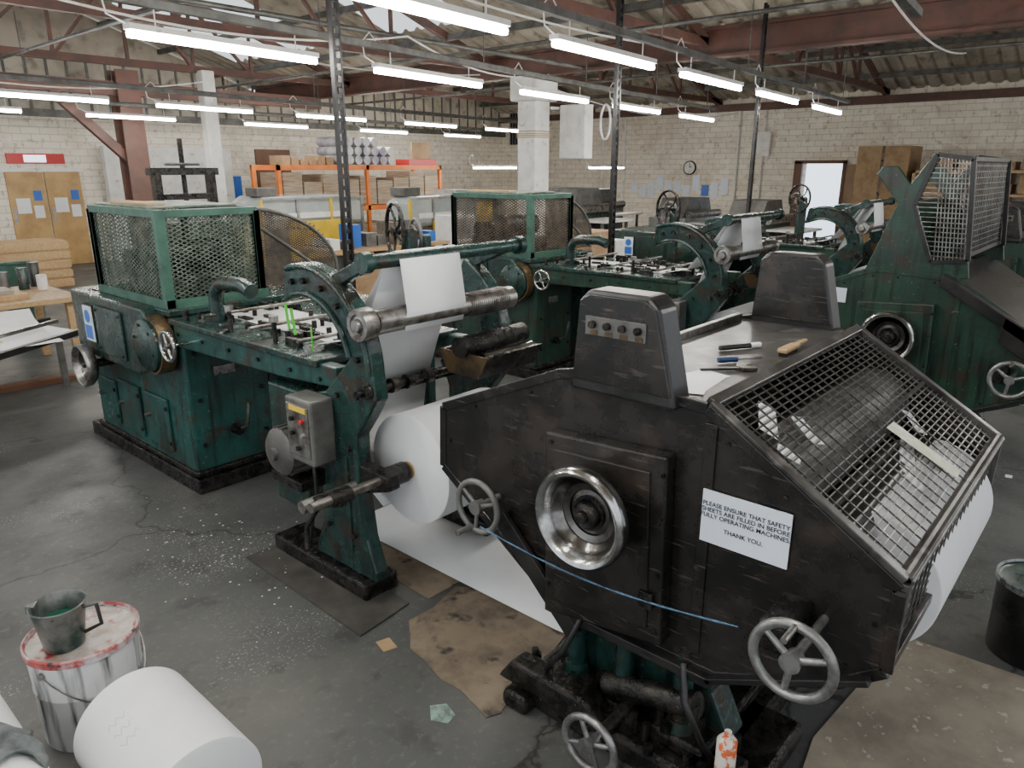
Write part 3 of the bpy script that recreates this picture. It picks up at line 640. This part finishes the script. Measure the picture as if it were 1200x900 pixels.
    if sign:
        B('notice',(1.886,.615,.905),(1.891,.885,1.075),signw,0)
        text(g,'notice_text','PLEASE ENSURE THAT SAFETY\nSHEETS ARE FILLED IN BEFORE\nFULLY OPERATING MACHINES.\n\nTHANK YOU.',(X(1.8845),.75,.995),.0198,ink)
        a=V((X(1.72),1.66,.745));b=V((X(1.69),.66,.80));pts=[]
        for i in range(25):
            t=i/24;p=a.lerp(b,t);p.z-=.045*math.sin(math.pi*t);pts.append(p)
        bm=bmesh.new();
        for ph in(0,math.pi):
            q=[p+V((.0014*math.cos(ph+i*.9),0,.0014*math.sin(ph+i*.9))) for i,p in enumerate(pts)];btube(bm,q,.0019,6)
        fin(g,'blue_rope',bm,bluerope,smooth=True)
    else:
        B('notice',(1.893,1.55,1.10),(1.898,1.72,1.20),signw,0)
    return g
print_unit(0)
print_unit(3.4,body=green,openguard=True,sign=False)
print_unit(6.8,body=green,openguard=False,sign=False)
label=mat('printed_label',(.58,.58,.36),(.74,.74,.68),.6,0,30)
def scrap(g,name,x,y0,l,w,rot,m,off=.014):
    c,s=math.cos(rot),math.sin(rot)
    bm=bmesh.new();vs=[]
    for a,b in((-l/2,-w/2),(l/2,-w/2*.8),(l/2*1.05,w/2),(-l/2*.9,w/2)):
        px=x+a*c-b*s;py=y0+(a*s+b*c)*.85;vs.append(bm.verts.new((px,py,1.33-.626*(.9-py)+off)))
    bm.faces.new(vs);fin(g,name,bm,m)
g=G('paper_scrap',(2.7,.5,1.1))
scrap(g,'label_strip',2.68,.47,.27,.085,-1.42,label)
g=G('waste_paper',(2.3,.7,1.1))
for i,(x,y,l,w,r) in enumerate(((2.12,.80,.16,.07,.5),(2.25,.72,.12,.06,1.2),(2.05,.70,.08,.05,2.),(2.62,.50,.16,.06,.3),(2.75,.42,.2,.07,-.4),(2.5,.45,.1,.05,1.),(2.9,.55,.12,.05,.9))):
    scrap(g,'torn_piece_%d'%i,x,y,l,w,r,paper,-.018)
g=G('hand_brush',(2.72,1.0,1.316));box(g,'block',(2.66,.96,1.330),(2.80,1.0,1.348),wood,.006);box(g,'bristles',(2.67,.965,1.3155),(2.78,.995,1.330),blackpaint,0);box(g,'handle',(2.80,.970,1.335),(2.90,.99,1.347),wood,.005)
g=G('marker_pen',(2.65,1.16,1.33));cyl(g,'barrel',(2.60,1.20,1.327),(2.72,1.13,1.327),.010,blackpaint);cyl(g,'cap',(2.72,1.13,1.327),(2.76,1.107,1.327),.011,paper)
g=G('adjustable_wrench',(2.35,1.05,1.32))
bar(g,'handle',(2.28,1.12,1.323),(2.38,1.02,1.323),.018,.010,blackpaint,.003);prism(g,'jaw',[(2.38,1.03),(2.37,1.0),(2.41,.965),(2.425,.985),(2.41,1.005),(2.425,1.015),(2.44,1.0),(2.455,1.01),(2.42,1.05)],1.317,1.330,worn,.002,axis='Z')
g=G('screwdriver',(2.2,1.2,1.32));cyl(g,'handle',(2.42,1.12,1.328),(2.48,1.075,1.328),.010,mat('navy_plastic',(.02,.04,.12),None,.4));cyl(g,'shank',(2.48,1.075,1.328),(2.56,1.015,1.328),.004,chrome)
g=G('paper_stack',(2.15,1.05,1.316))
for i,(r,dx,dy) in enumerate(((.1,0,0),(-.25,.05,.03),(.35,-.03,.01))):
    bm=bmesh.new();z=1.3165+.001*i;c,s=math.cos(r),math.sin(r);bm.faces.new([bm.verts.new((2.14+dx+a*c-b*s,1.06+dy+a*s+b*c,z)) for a,b in((-.11,-.06),(.11,-.06),(.11,.06),(-.11,.06))]);fin(g,'sheet_%d'%i,bm,paper)
# ------------------------------------------------------------------ FLOOR ITEMS
def flat(name,pts,z,m,th=.004):
    g=G(name,(pts[0][0],pts[0][1],0));prism(g,'panel',pts,z,z+th,m,0,axis='Z')
flat('cardboard_sheet',[(1.66,1.62),(1.645,1.57),(1.70,1.545),(1.85,1.59),(2.0,1.60),(2.3,1.66),(2.45,1.9),(2.33,2.08),(2.2,2.3),(2.0,2.25),(1.86,2.26),(1.80,2.18),(1.73,2.1),(1.72,2.0),(1.68,1.85),(1.69,1.75)],.001,dirtycard)
flat('cardboard_sheet',[(2.04,2.32),(2.9,2.3),(2.95,3.0),(2.06,3.05)],.001,dirtycard)
flat('floor_mat',[(1.64,2.33),(1.95,2.36),(2.0,3.34),(1.66,3.34)],.001,mat_rub,.008)
flat('paper_label',[(1.64,2.17),(1.70,2.15),(1.72,2.23),(1.66,2.25)],.001,card,.002)
flat('plywood_board',[(2.05,-.6),(3.28,-.5),(3.22,.52),(2.35,.60),(2.0,.55)],.001,plywood,.012)
g=G('floor_debris',(0,0,0));bm=bmesh.new();rr=random.Random(11)
for i in range(130):
    x=rr.gauss(1.62,.18);y=rr.gauss(3.5,.35);s=rr.uniform(.002,.007);t=rr.uniform(0,3);
    bm.faces.new([bm.verts.new((x+s*math.cos(t+k*1.57)*rr.uniform(.5,1.5),y+s*math.sin(t+k*1.57),.0095)) for k in range(4)])
for (x,y,s) in ((5.2,.55,.05),(5.6,.45,.04),(5.9,.3,.03),(2.3,3.6,.03)):
    bm.faces.new([bm.verts.new((x+s*math.cos(k*1.57+x),y+s*math.sin(k*1.57+x)*.7,.006)) for k in range(4)])
fin(g,'scraps',bm,paper)
flat('dried_paint_patch',[(1.50,1.72),(1.53,1.66),(1.58,1.67),(1.60,1.74),(1.55,1.78)],.001,mat('dried_green_paint',(.25,.38,.32),(.12,.15,.14),.5,0,20),.001)
def tin(name,x,y,r,h,m,lidm,drips):
    g=G(name,(x,y,0))
    lathe(g,'can',(x,y,0),(0,0,1),[(0,.0),(r*.93,0),(r*.94,.01),(r*.95,h*.55),(r*.965,h*.56),(r*.965,h*.58),(r*.955,h*.6),(r*.98,h*.93),(r,h*.935),(r*1.01,h),(r*.985,h+.004),(r*.96,h-.012)],m,56)
    lathe(g,'lid',(x,y,0),(0,0,1),[(r*.965,h-.012),(r*.9,h-.018),(0,h-.016)],lidm,56)
    lathe(g,'rim',(x,y,0),(0,0,1),[(r*.955,h-.004),(r*.985,h+.006),(r*1.02,h+.002),(r*1.02,h-.022),(r*.985,h-.024)],drips,56)
    tube(g,'handle',[(x+r*1.01*math.cos(t),y+r*1.01*math.sin(t),h*.86-.16*math.sin((t-3.6)/2.9*math.pi)) for t in [3.6+2.9*i/16 for i in range(17)]],.003,worn,6)
    for t in(3.6,6.5): cyl(g,'handle_lug_%d'%int(t),(x+r*.97*math.cos(t),y+r*.97*math.sin(t),h*.86),(x+r*1.04*math.cos(t),y+r*1.04*math.sin(t),h*.86),.012,worn)
    return g
tinw=mat('dripped_white_tin',(.66,.68,.68),(.56,.58,.58),.35,0,3,streak=(.05,.05,.05),sk=1.0)
tind=mat('ink_stained_rim',(.35,.05,.05),(.5,.5,.5),.4,0,12,c3=(.03,.02,.02),s3=20)
lidm=mat('ink_stained_lid',(.5,.47,.43),(.28,.22,.18),.4,0,8,c3=(.3,.03,.03),s3=12,lo3=.55,hi3=.62)
tin('paint_tin',.68,2.68,.185,.38,tinw,lidm,tind)
g=tin('ink_bucket',3.47,.08,.17,.35,blackpaint,mat('ink_skin',(.02,.035,.03),(.1,.14,.12),.3,0,9),mat('ink_smeared_rim',(.3,.34,.32),(.03,.03,.03),.4,0,14))
bm=bmesh.new();va=[]
for i in range(9):
    t=math.radians(190+i*8);va.append((bm.verts.new((3.47+.164*math.cos(t),.08+.164*math.sin(t),.08)),bm.verts.new((3.47+.167*math.cos(t),.08+.167*math.sin(t),.20))))
for a,b in zip(va,va[1:]): bm.faces.new([a[0],b[0],b[1],a[1]])
fin(g,'bucket_label',bm,paper)
g=G('ink_jug',(.62,2.67,.38))
jugm=mat('stained_jug',(.16,.165,.155),(.02,.05,.045),.32,.4,9,.2)
lathe(g,'jug',(.62,2.67,.366),(0,0,1),[(0,0),(.062,0),(.066,.01),(.086,.16),(.090,.165),(.086,.168),(.081,.16),(.064,.07),(0,.068)],jugm,36)
lathe(g,'green_ink',(.62,2.67,.366),(0,0,1),[(0,.10),(.072,.10)],mat('green_ink',(.005,.08,.05),None,.1),36)
tube(g,'handle',[(.68,2.61,.515),(.715,2.585,.52),(.72,2.58,.44),(.675,2.62,.41)],.007,blackpaint)
prism(g,'spout',[(.555,2.70),(.535,2.735),(.58,2.74)],.50,.533,jugm,.003,axis='Z')
def roll(name,x,y0,y1,r,z=None):
    z=r if z is None else z
    g=G(name,(x,y0,0))
    lathe(g,'wrapped_paper',(x,y0,z),(0,1,0),[(.035,.004),(r-.012,0),(r,.006),(r,y1-y0-.006),(r-.012,y1-y0),(.035,y1-y0-.004)],paper,64)
    lathe(g,'core',(x,y0-.002,z),(0,1,0),[(.03,.03),(.03,0),(.038,0),(.038,.006)],card,24)
    return g
g=roll('paper_roll',.69,1.82,2.32,.19)
for k,(dy) in enumerate((0,.05,.10)):
    pts=[]
    for i in range(10):
        t=math.radians(112+ i*2.2);pts.append((.69+.1905*math.cos(t),2.05+dy+.012*math.sin(i*1.6+k),.19+.1905*math.sin(t)))
    tube(g,'pencil_mark_%d'%k,pts,.0006,galv,5)
g=roll('paper_roll',.22,1.95,2.72,.20)
bm=bmesh.new();n=18;vv=[]
for i in range(n):
    row=[]
    for j in range(n):
        u=i/(n-1)-.5;v=j/(n-1)-.5;ang=u*1.2+.45;R=.213+.010*math.sin(9*v+5*u)+.006*math.sin(17*v-11*u)
        row.append(bm.verts.new((.22+R*math.sin(ang),2.28+v*.20+.02*math.sin(u*9),.20+R*math.cos(ang))))
    vv.append(row)
for i in range(n-1):
    for j in range(n-1): bm.faces.new([vv[i][j],vv[i+1][j],vv[i+1][j+1],vv[i][j+1]])
g=G('cleaning_rag',(.34,2.3,.4));o=fin(g,'cloth',bm,cloth,smooth=False)
for p in o.data.polygons:p.use_smooth=True
md=o.modifiers.new('t','SOLIDIFY');md.thickness=.005
g=G('spray_can',(1.80,.70,0))
box(g,'ledge',(1.76,.66,.0),(1.9,.735,.20),grease,.01)
lathe(g,'can',(1.80,.70,.20),(0,0,1),[(0,0),(.030,0),(.031,.008),(.031,.12),(.02,.135),(.011,.14),(.011,.155),(0,.155)],mat('can_print',(.65,.62,.55),(.6,.12,.03),.35,0,16,lo=.52,hi=.55),28)
# ------------------------------------------------------------------ LEFT SIDE
g=G('delivery_table',(1.6,6.6,0))
for x in(1.0,2.2):
    for y in(6.6,7.6): bar(g,'leg_%d_%d'%(x*10,y*10),(x,y,0),(x,y,.56),.05,.05,greysteel)
bar(g,'rail_a',(1.0,6.45,.55),(2.3,7.05,.62),.05,.05,blackpaint);bar(g,'rail_b',(.8,7.5,.55),(2.2,7.75,.62),.05,.05,blackpaint)
prism(g,'sheet_bed',[(.9,6.5),(2.25,7.05),(2.1,7.7),(.8,7.5)],.56,.60,paper,.003,axis='Z')
sheet(g,'curled_sheet',[(6.75,.605),(6.95,.61),(7.2,.63),(7.45,.70),(7.55,.78)],1.2,2.0,paper)
bar(g,'steel_bar',(.9,6.6,.66),(2.1,7.2,.70),.03,.03,chrome)
box(g,'yellow_label',(1.5,7.0,.62),(1.62,7.1,.625),yellow,0)
g=G('work_bench',(2.0,8.5,0));prism(g,'top',[(.6,8.0),(2.6,8.0),(2.6,9.2),(.6,9.2)],.72,.77,wood,.004,axis='Z')
for x in(.7,2.5):
    for y in(8.1,9.1): bar(g,'leg_%d_%d'%(x*10,y*10),(x,y,0),(x,y,.72),.07,.07,wood)
box(g,'plank_stack',(1.0,8.2,.77),(2.2,8.7,.82),wood);box(g,'plank_stack_b',(1.3,8.3,.82),(2.1,8.6,.86),plywood)
for i,(x,y,h,m) in enumerate(((2.35,8.9,.22,dgreen),(2.48,8.75,.15,white),(2.2,9.0,.18,greysteel),(2.5,9.05,.25,blackpaint),(2.05,8.95,.12,yellow))): lathe(g,'ink_tin_%d'%i,(x,y,.77),(0,0,1),[(0,0),(.05,0),(.05,h),(.046,h+.005),(0,h)],m,20)
g=G('waste_bin',(2.55,9.75,0));lathe(g,'bin',(2.55,9.75,0),(0,0,1),[(0,0),(.17,0),(.2,.95),(.21,.96),(.19,.95),(.16,.3),(0,.3)],gframe,28)
flat('wooden_plank',[(.6,7.82),(2.7,7.72),(2.7,7.86),(.6,7.98)],.0,dwood,.05)
g=G('wooden_crate',(3.1,14,0))
for i,(a,b) in enumerate((((2.2,14,0),(3.3,15,1.0)),((3.3,14.2,0),(4.5,15,.8)),((2.4,14,1.0),(3.2,14.8,1.6)))):
    bm=bmesh.new();bbox(bm,a,b)
    z=a[2]+.02
    while z<b[2]-.1: bbox(bm,(a[0]-.02,a[1]-.02,z),(b[0]+.02,a[1],z+.12));z+=.16
    fin(g,'crate_%d'%i,bm,wood)
g=G('door_1',(5.3,YW,0))
for i,x in enumerate((4.66,5.36)):
    box(g,'leaf_%d'%i,(x+.01,YW-.05,0),(x+.68,YW,1.92),mat('plywood_door',(.52,.33,.13),(.36,.22,.09),.5,0,2),.004)
    box(g,'notice_%d'%i,(x+.12,YW-.058,1.1),(x+.37,YW-.05,1.4),paper,0);box(g,'blue_sign_%d'%i,(x+.45,YW-.058,1.35),(x+.6,YW-.05,1.55),blueP,0);box(g,'notice_low_%d'%i,(x+.42,YW-.058,1.0),(x+.6,YW-.05,1.25),paper,0)
    box(g,'push_plate_%d'%i,(x+.05,YW-.06,.9),(x+.1,YW-.05,1.2),galv,0)
box(g,'frame',(4.58,YW-.06,1.92),(6.12,YW,2.0),white,.003)
box(None,'trim_exit_sign_panel',(4.75,YW-.05,2.08),(5.8,YW-.01,2.28),redp,.003);box(None,'window_1',(5.05,YW-.06,2.11),(5.45,YW-.05,2.25),skymat,0)
g=G('wall_fan',(4.45,YW,2.2));lathe(g,'housing',(4.45,YW-.1,2.2),(0,1,0),[(0,0),(.12,0),(.15,.03),(.15,.1)],white,28)
box(None,'wall_partition',(6.5,YW-.3,0),(9.4,YW-.1,2.45),white,.01)
box(None,'door_2',(10.2,YW-.05,0),(11.2,YW,2.45),dwood,.01)
box(None,'window_2',(9.5,YW-.04,.9),(9.75,YW-.01,1.8),blueP,.0)
g=G('letterpress',(5.0,10.8,0))
box(g,'bed',(4.6,10.4,0),(5.6,11.2,1.25),grease,.03);bm=bmesh.new()
for x in(4.7,5.5): bbar(bm,(x,10.8,1.2),(x,10.8,1.95),.1,.14)
bbar(bm,(4.6,10.8,1.95),(5.6,10.8,1.95),.16,.1);bcyl(bm,(5.1,10.8,1.5),(5.1,10.8,2.4),.035);bbar(bm,(4.75,10.8,1.6),(5.45,10.8,1.6),.3,.08)
fin(g,'yoke',bm,grease);spokewheel(g,'flywheel',(5.1,10.8,2.05),(0,0,1),.22,.02,greysteel,4,.04)
def cabinet(x0,y0,x1,y1):
    g=G('glazed_folding_machine',(x0,y0,0))
    box(g,'base',(x0,y0,0),(x1,y1,.95),greysteel,.02);box(g,'yellow_panel',(x0+.5,y0-.05,.35),(x1-.3,y0,1.05),yellow,.01);box(g,'side_yellow',(x0-.05,y0,.3),(x0,y1-.3,.98),yellow,.01)
    prism(g,'glazed_hood',[(x0,.95),(x1,.95),(x1,1.38),(x1-.3,1.5),(x0+.2,1.5),(x0,1.38)],y0+.05,y1-.1,glass,.02,axis='Y')
    n=4
    for i in range(n):
        x=x0+(x1-x0)*i/(n-1);bar(g,'hood_post_%d'%i,(x,y0+.03,.95),(x,y0+.03,1.45),.05,.05,yellow if i in(0,2) else galv)
    bar(g,'hood_rail',(x0,y0+.03,1.46),(x1,y0+.03,1.46),.04,.04,galv);bar(g,'hood_rail_low',(x0,y0+.03,1.0),(x1,y0+.03,1.0),.04,.04,galv)
    box(g,'inner_tray',(x0+.2,y0+.02,1.1),(x1-.3,y0+.045,1.2),white,0);box(g,'control_unit',(x0+.1,y0+.3,1.5),(x0+.5,y0+.7,1.65),greysteel,.01)
cabinet(7.0,12.0,9.2,13.2);cabinet(8.9,10.2,10.6,11.0)
g=G('packing_bench',(6.4,8.0,0));box(g,'top',(5.9,8.4,.85),(8.1,9.2,.9),wood,.004)
for i,(x,y) in enumerate(((5.95,8.45),(8.05,8.45),(5.95,9.15),(8.05,9.15))): bar(g,'leg_%d'%i,(x,y,0),(x,y,.85),.06,.06,greysteel)
rr=random.Random(4)
for i in range(9):
    x=5.95+i*.23;h=rr.uniform(.08,.38);box(g,'packet_%d'%i,(x,8.5+rr.uniform(0,.15),.9),(x+rr.uniform(.12,.2),8.95,.9+h),rr.choice((card,white,greysteel,paper,blueP,dirtycard)),.003)
box(g,'lower_stack',(6.1,8.5,0),(7.9,9.1,.5),card,.01)
g=G('bindery_machine',(10.2,11.5,0))
box(g,'base',(10.8,11.2,0),(12.6,12.2,1.0),greysteel,.02);box(g,'top',(10.8,11.2,1.0),(12.6,12.2,1.2),galv,.03)
prism(g,'hopper',[(10.9,1.2),(11.5,1.2),(11.7,1.55),(11.1,1.55)],11.3,11.9,galv,.01,axis='Y');box(g,'yellow_guard',(11.4,11.16,.7),(12.2,11.2,1.3),yellow,.01);cyl(g,'drum',(11.5,11.3,1.35),(12.5,11.3,1.35),.15,worn)
g=G('pallet_racking',(9.2,14.2,0))
bm=bmesh.new()
for x in(8.6,10.9,13.2):
    for y in(14.0,15.0): bbox(bm,(x,y,0),(x+.08,y+.08,2.06))
fin(g,'uprights',bm,orange);bm=bmesh.new()
for z in(1.05,1.95):
    for y in(14.0,15.02): bbox(bm,(8.6,y,z),(13.28,y+.05,z+.11))
fin(g,'beams',bm,orange);bm=bmesh.new();rr=random.Random(2)
for x in range(9):
    for z0 in(.1,1.18):
        xx=8.75+x*.5;h=rr.uniform(.5,.74);bbox(bm,(xx,14.06,z0),(xx+.46,14.95,z0+h))
fin(g,'stacked_paper',bm,mat('stacked_board',(.25,.17,.1),(.45,.38,.3),.7,0,3,stretch=(1,1,30)));bm=bmesh.new()
for x in range(7):
    for k in range(3 if x<5 else 2): bcyl(bm,(10.3+x*.24,14.1,2.17+k*.2),(10.3+x*.24,14.9,2.17+k*.2),.1,seg=16)
fin(g,'reel_stock',bm,reelstock,smooth=True);bm=bmesh.new()
for i in range(6): bbox(bm,(8.8+i*.22,14.1,2.06),(8.98+i*.22,14.6,2.06+rr.uniform(.1,.3)))
fin(g,'cartons',bm,card);box(g,'red_crate',(12.2,14.0,2.06),(13.1,14.5,2.2),redp);box(g,'leaning_board',(12.4,14.1,2.2),(13.0,14.15,2.6),card)
g=G('carton_stack',(7.3,5.2,0));box(g,'carton_1',(7.3,5.1,0),(8.1,5.9,.9),card,.01);box(g,'carton_2',(7.35,5.15,.9),(7.85,5.8,1.25),card,.01);box(g,'carton_3',(7.88,5.15,.9),(8.1,5.8,1.12),white,.01)
g=G('white_cabinet',(9.4,8.2,0));box(g,'cabinet',(9.0,9.2,0),(9.5,9.7,1.2),white,.01);box(g,'drawer_a',(9.03,9.185,.8),(9.47,9.2,1.15),galv,.003);box(g,'drawer_b',(9.03,9.185,.4),(9.47,9.2,.75),galv,.003)
def bgmachine(name,x,y,w,d,h,m):
    g=G(name,(x,y,0));box(g,'frame',(x,y,0),(x+w,y+d,h*.7),m,.02);prism(g,'upper',[(x+.1,h*.7),(x+w-.1,h*.7),(x+w-.3,h),(x+.4,h)],y+.1,y+d-.1,greysteel,.01,axis='Y')
    cyl(g,'roller',(x+.1,y-.05,h*.75),(x+w-.1,y-.05,h*.75),.08,worn);spokewheel(g,'handwheel',(x-.12,y+d/2,h*.55),(1,0,0),.14,.02,greysteel,4);box(g,'feed_board',(x+.2,y-.7,h*.6),(x+w-.2,y,h*.63),white,.003)
    for i,xx in enumerate((x+.25,x+w-.3)): bar(g,'feed_leg_%d'%i,(xx,y-.6,0),(xx,y-.6,h*.6),.05,.05,greysteel)
bgmachine('guillotine_cutter',11.8,8.8,1.4,1.0,1.6,dgreen)
bgmachine('collating_machine',14.4,10.4,1.8,1.0,1.5,greysteel)
bgmachine('stitching_machine',13.5,5.6,1.4,.9,1.4,green)
bgmachine('perforating_machine',13.0,2.0,1.8,.9,1.3,green)
bgmachine('numbering_machine',15.5,1.4,1.6,.9,1.2,grease)
bgmachine('laminating_machine',14.6,7.8,1.6,.9,1.35,galv)
g=G('notice_board',(XW,10.4,1.4));rr=random.Random(9)
for i in range(11):
    y=9.2+i*.29;h=rr.choice((.3,.42));z=1.25+rr.uniform(-.1,.15);box(g,'poster_%d'%i,(XW-.02,y,z),(XW-.005,y+.22,z+h),blueP if i in(2,) else signw,0)
g=G('wall_clock',(XW,10.4,1.95));lathe(g,'face',(XW-.05,10.4,2.0),(1,0,0),[(0,.012),(.16,.012),(.17,0),(.185,.0),(.19,.05)],white,32);lathe(g,'bezel',(XW-.055,10.4,2.0),(1,0,0),[(.165,0),(.19,0),(.195,.05)],ink,32);bar(g,'hour_hand',(XW-.045,10.4,2.0),(XW-.045,10.32,2.05),.01,.012,ink);bar(g,'minute_hand',(XW-.045,10.4,2.0),(XW-.045,10.4,2.14),.01,.01,ink)
g=G('door_3',(XW,6.2,0));box(g,'leaf',(XW-.06,5.15,0),(XW-.01,6.15,2.08),mat('tan_door',(.35,.22,.12),(.3,.18,.1),.5,0,2),.005);box(g,'jamb_a',(XW-.08,6.12,0),(XW+.02,6.2,2.16),dwood);box(g,'jamb_b',(XW-.08,7.2,0),(XW+.02,7.4,2.16),dwood);box(g,'lintel',(XW-.08,6.12,2.1),(XW+.02,7.4,2.18),dwood)
g=G('window_3',(XW,16.9,3.2));box(g,'pane',(XW-.03,16.5,2.75),(XW-.01,17.2,3.75),ink,0);bm=bmesh.new()
for i in range(7): bbox(bm,(XW-.06,16.5+i*.115,2.75),(XW-.04,16.52+i*.115,3.75))
fin(g,'bars',bm,galv)
bm=bmesh.new();g=G('conduit_pipes',(XW,8,1))
for y in(8.3,9.0,12.6,13.4): bcyl(bm,(XW-.04,y,0),(XW-.04,y,3.45),.03,seg=10)
bbox(bm,(XW-.1,8.1,2.3),(XW-.02,8.5,2.9));fin(g,'pipes',bm,white)
g=G('cardboard_box',(17.5,4.4,0))
for i,(a,b) in enumerate((((17.6,4.3,0),(18.6,5.3,1.3)),((17.6,4.25,1.3),(18.6,5.3,2.45)))):
    box(g,'carton_%d'%i,a,b,card,.01);box(g,'tape_%d'%i,(a[0]-.004,(a[1]+b[1])/2-.03,a[2]),(a[0],(a[1]+b[1])/2+.03,b[2]),dirtycard,0)
g=G('storage_shelf',(17.3,0,0));bm=bmesh.new()
for z in(.3,.9,1.45,1.9): bbox(bm,(17.4,-1.0,z),(18.4,4.1,z+.05))
for y in(-1.0,.7,2.4,4.05): bbox(bm,(17.4,y,0),(18.4,y+.05,1.95))
fin(g,'frame',bm,wood);bm=bmesh.new()
for z in(.36,.96,1.51,1.96):
    for k in range(9): y=-.9+k*.54;bbox(bm,(17.5,y,z),(18.2,y+.42,z+rr.uniform(.15,.36)))
fin(g,'contents',bm,card)
g=G('scrap_board_pile',(11.5,1.0,0));bm=bmesh.new()
for i in range(14):
    z=.55+i*.02;a=rr.uniform(-.5,.5);c,s=math.cos(a),math.sin(a);x=12.1+rr.uniform(-.3,.3);y=.9+rr.uniform(-.2,.2)
    vs=[bm.verts.new((x+p*c-q*s,y+p*s+q*c,z+.15*p*rr.uniform(-.3,.3))) for p,q in((-.6,-.35),(.6,-.35),(.6,.35),(-.6,.35))];bm.faces.new(vs)
bbox(bm,(11.6,.6,0),(12.6,1.3,.55));fin(g,'boards',bm,dirtycard)
g=G('electrical_cabinet',(10.75,7.3,2.2));box(g,'cabinet',(10.75,7.75,2.15),(11.0,8.3,3.05),white,.02)
tube(g,'hose_loop',[(11.0,7.5+.1*math.cos(t),2.75+.28*math.sin(t)) for t in [6.28*i/20 for i in range(20)]],.02,paper,8,True)
bar(g,'bracket',(10.87,8.3,3.0),(10.65,8.42,3.0),.05,.05,galv)
# ------------------------------------------------------------------ WORLD & CAMERA
w=bpy.data.worlds.new('sky');bpy.context.scene.world=w;w.use_nodes=True
bg=w.node_tree.nodes['Background'];bg.inputs[0].default_value=(.90,.95,1,1);bg.inputs[1].default_value=1.35
cam=bpy.data.cameras.new('camera');co=bpy.data.objects.new('camera',cam);COL.objects.link(co)
cam.sensor_width=36;cam.lens=850/1200*36;cam.clip_start=.05
co.location=(0,0,2.0);co.rotation_euler=(math.radians(90-16.6),0,math.radians(-48.8))
bpy.context.scene.camera=co
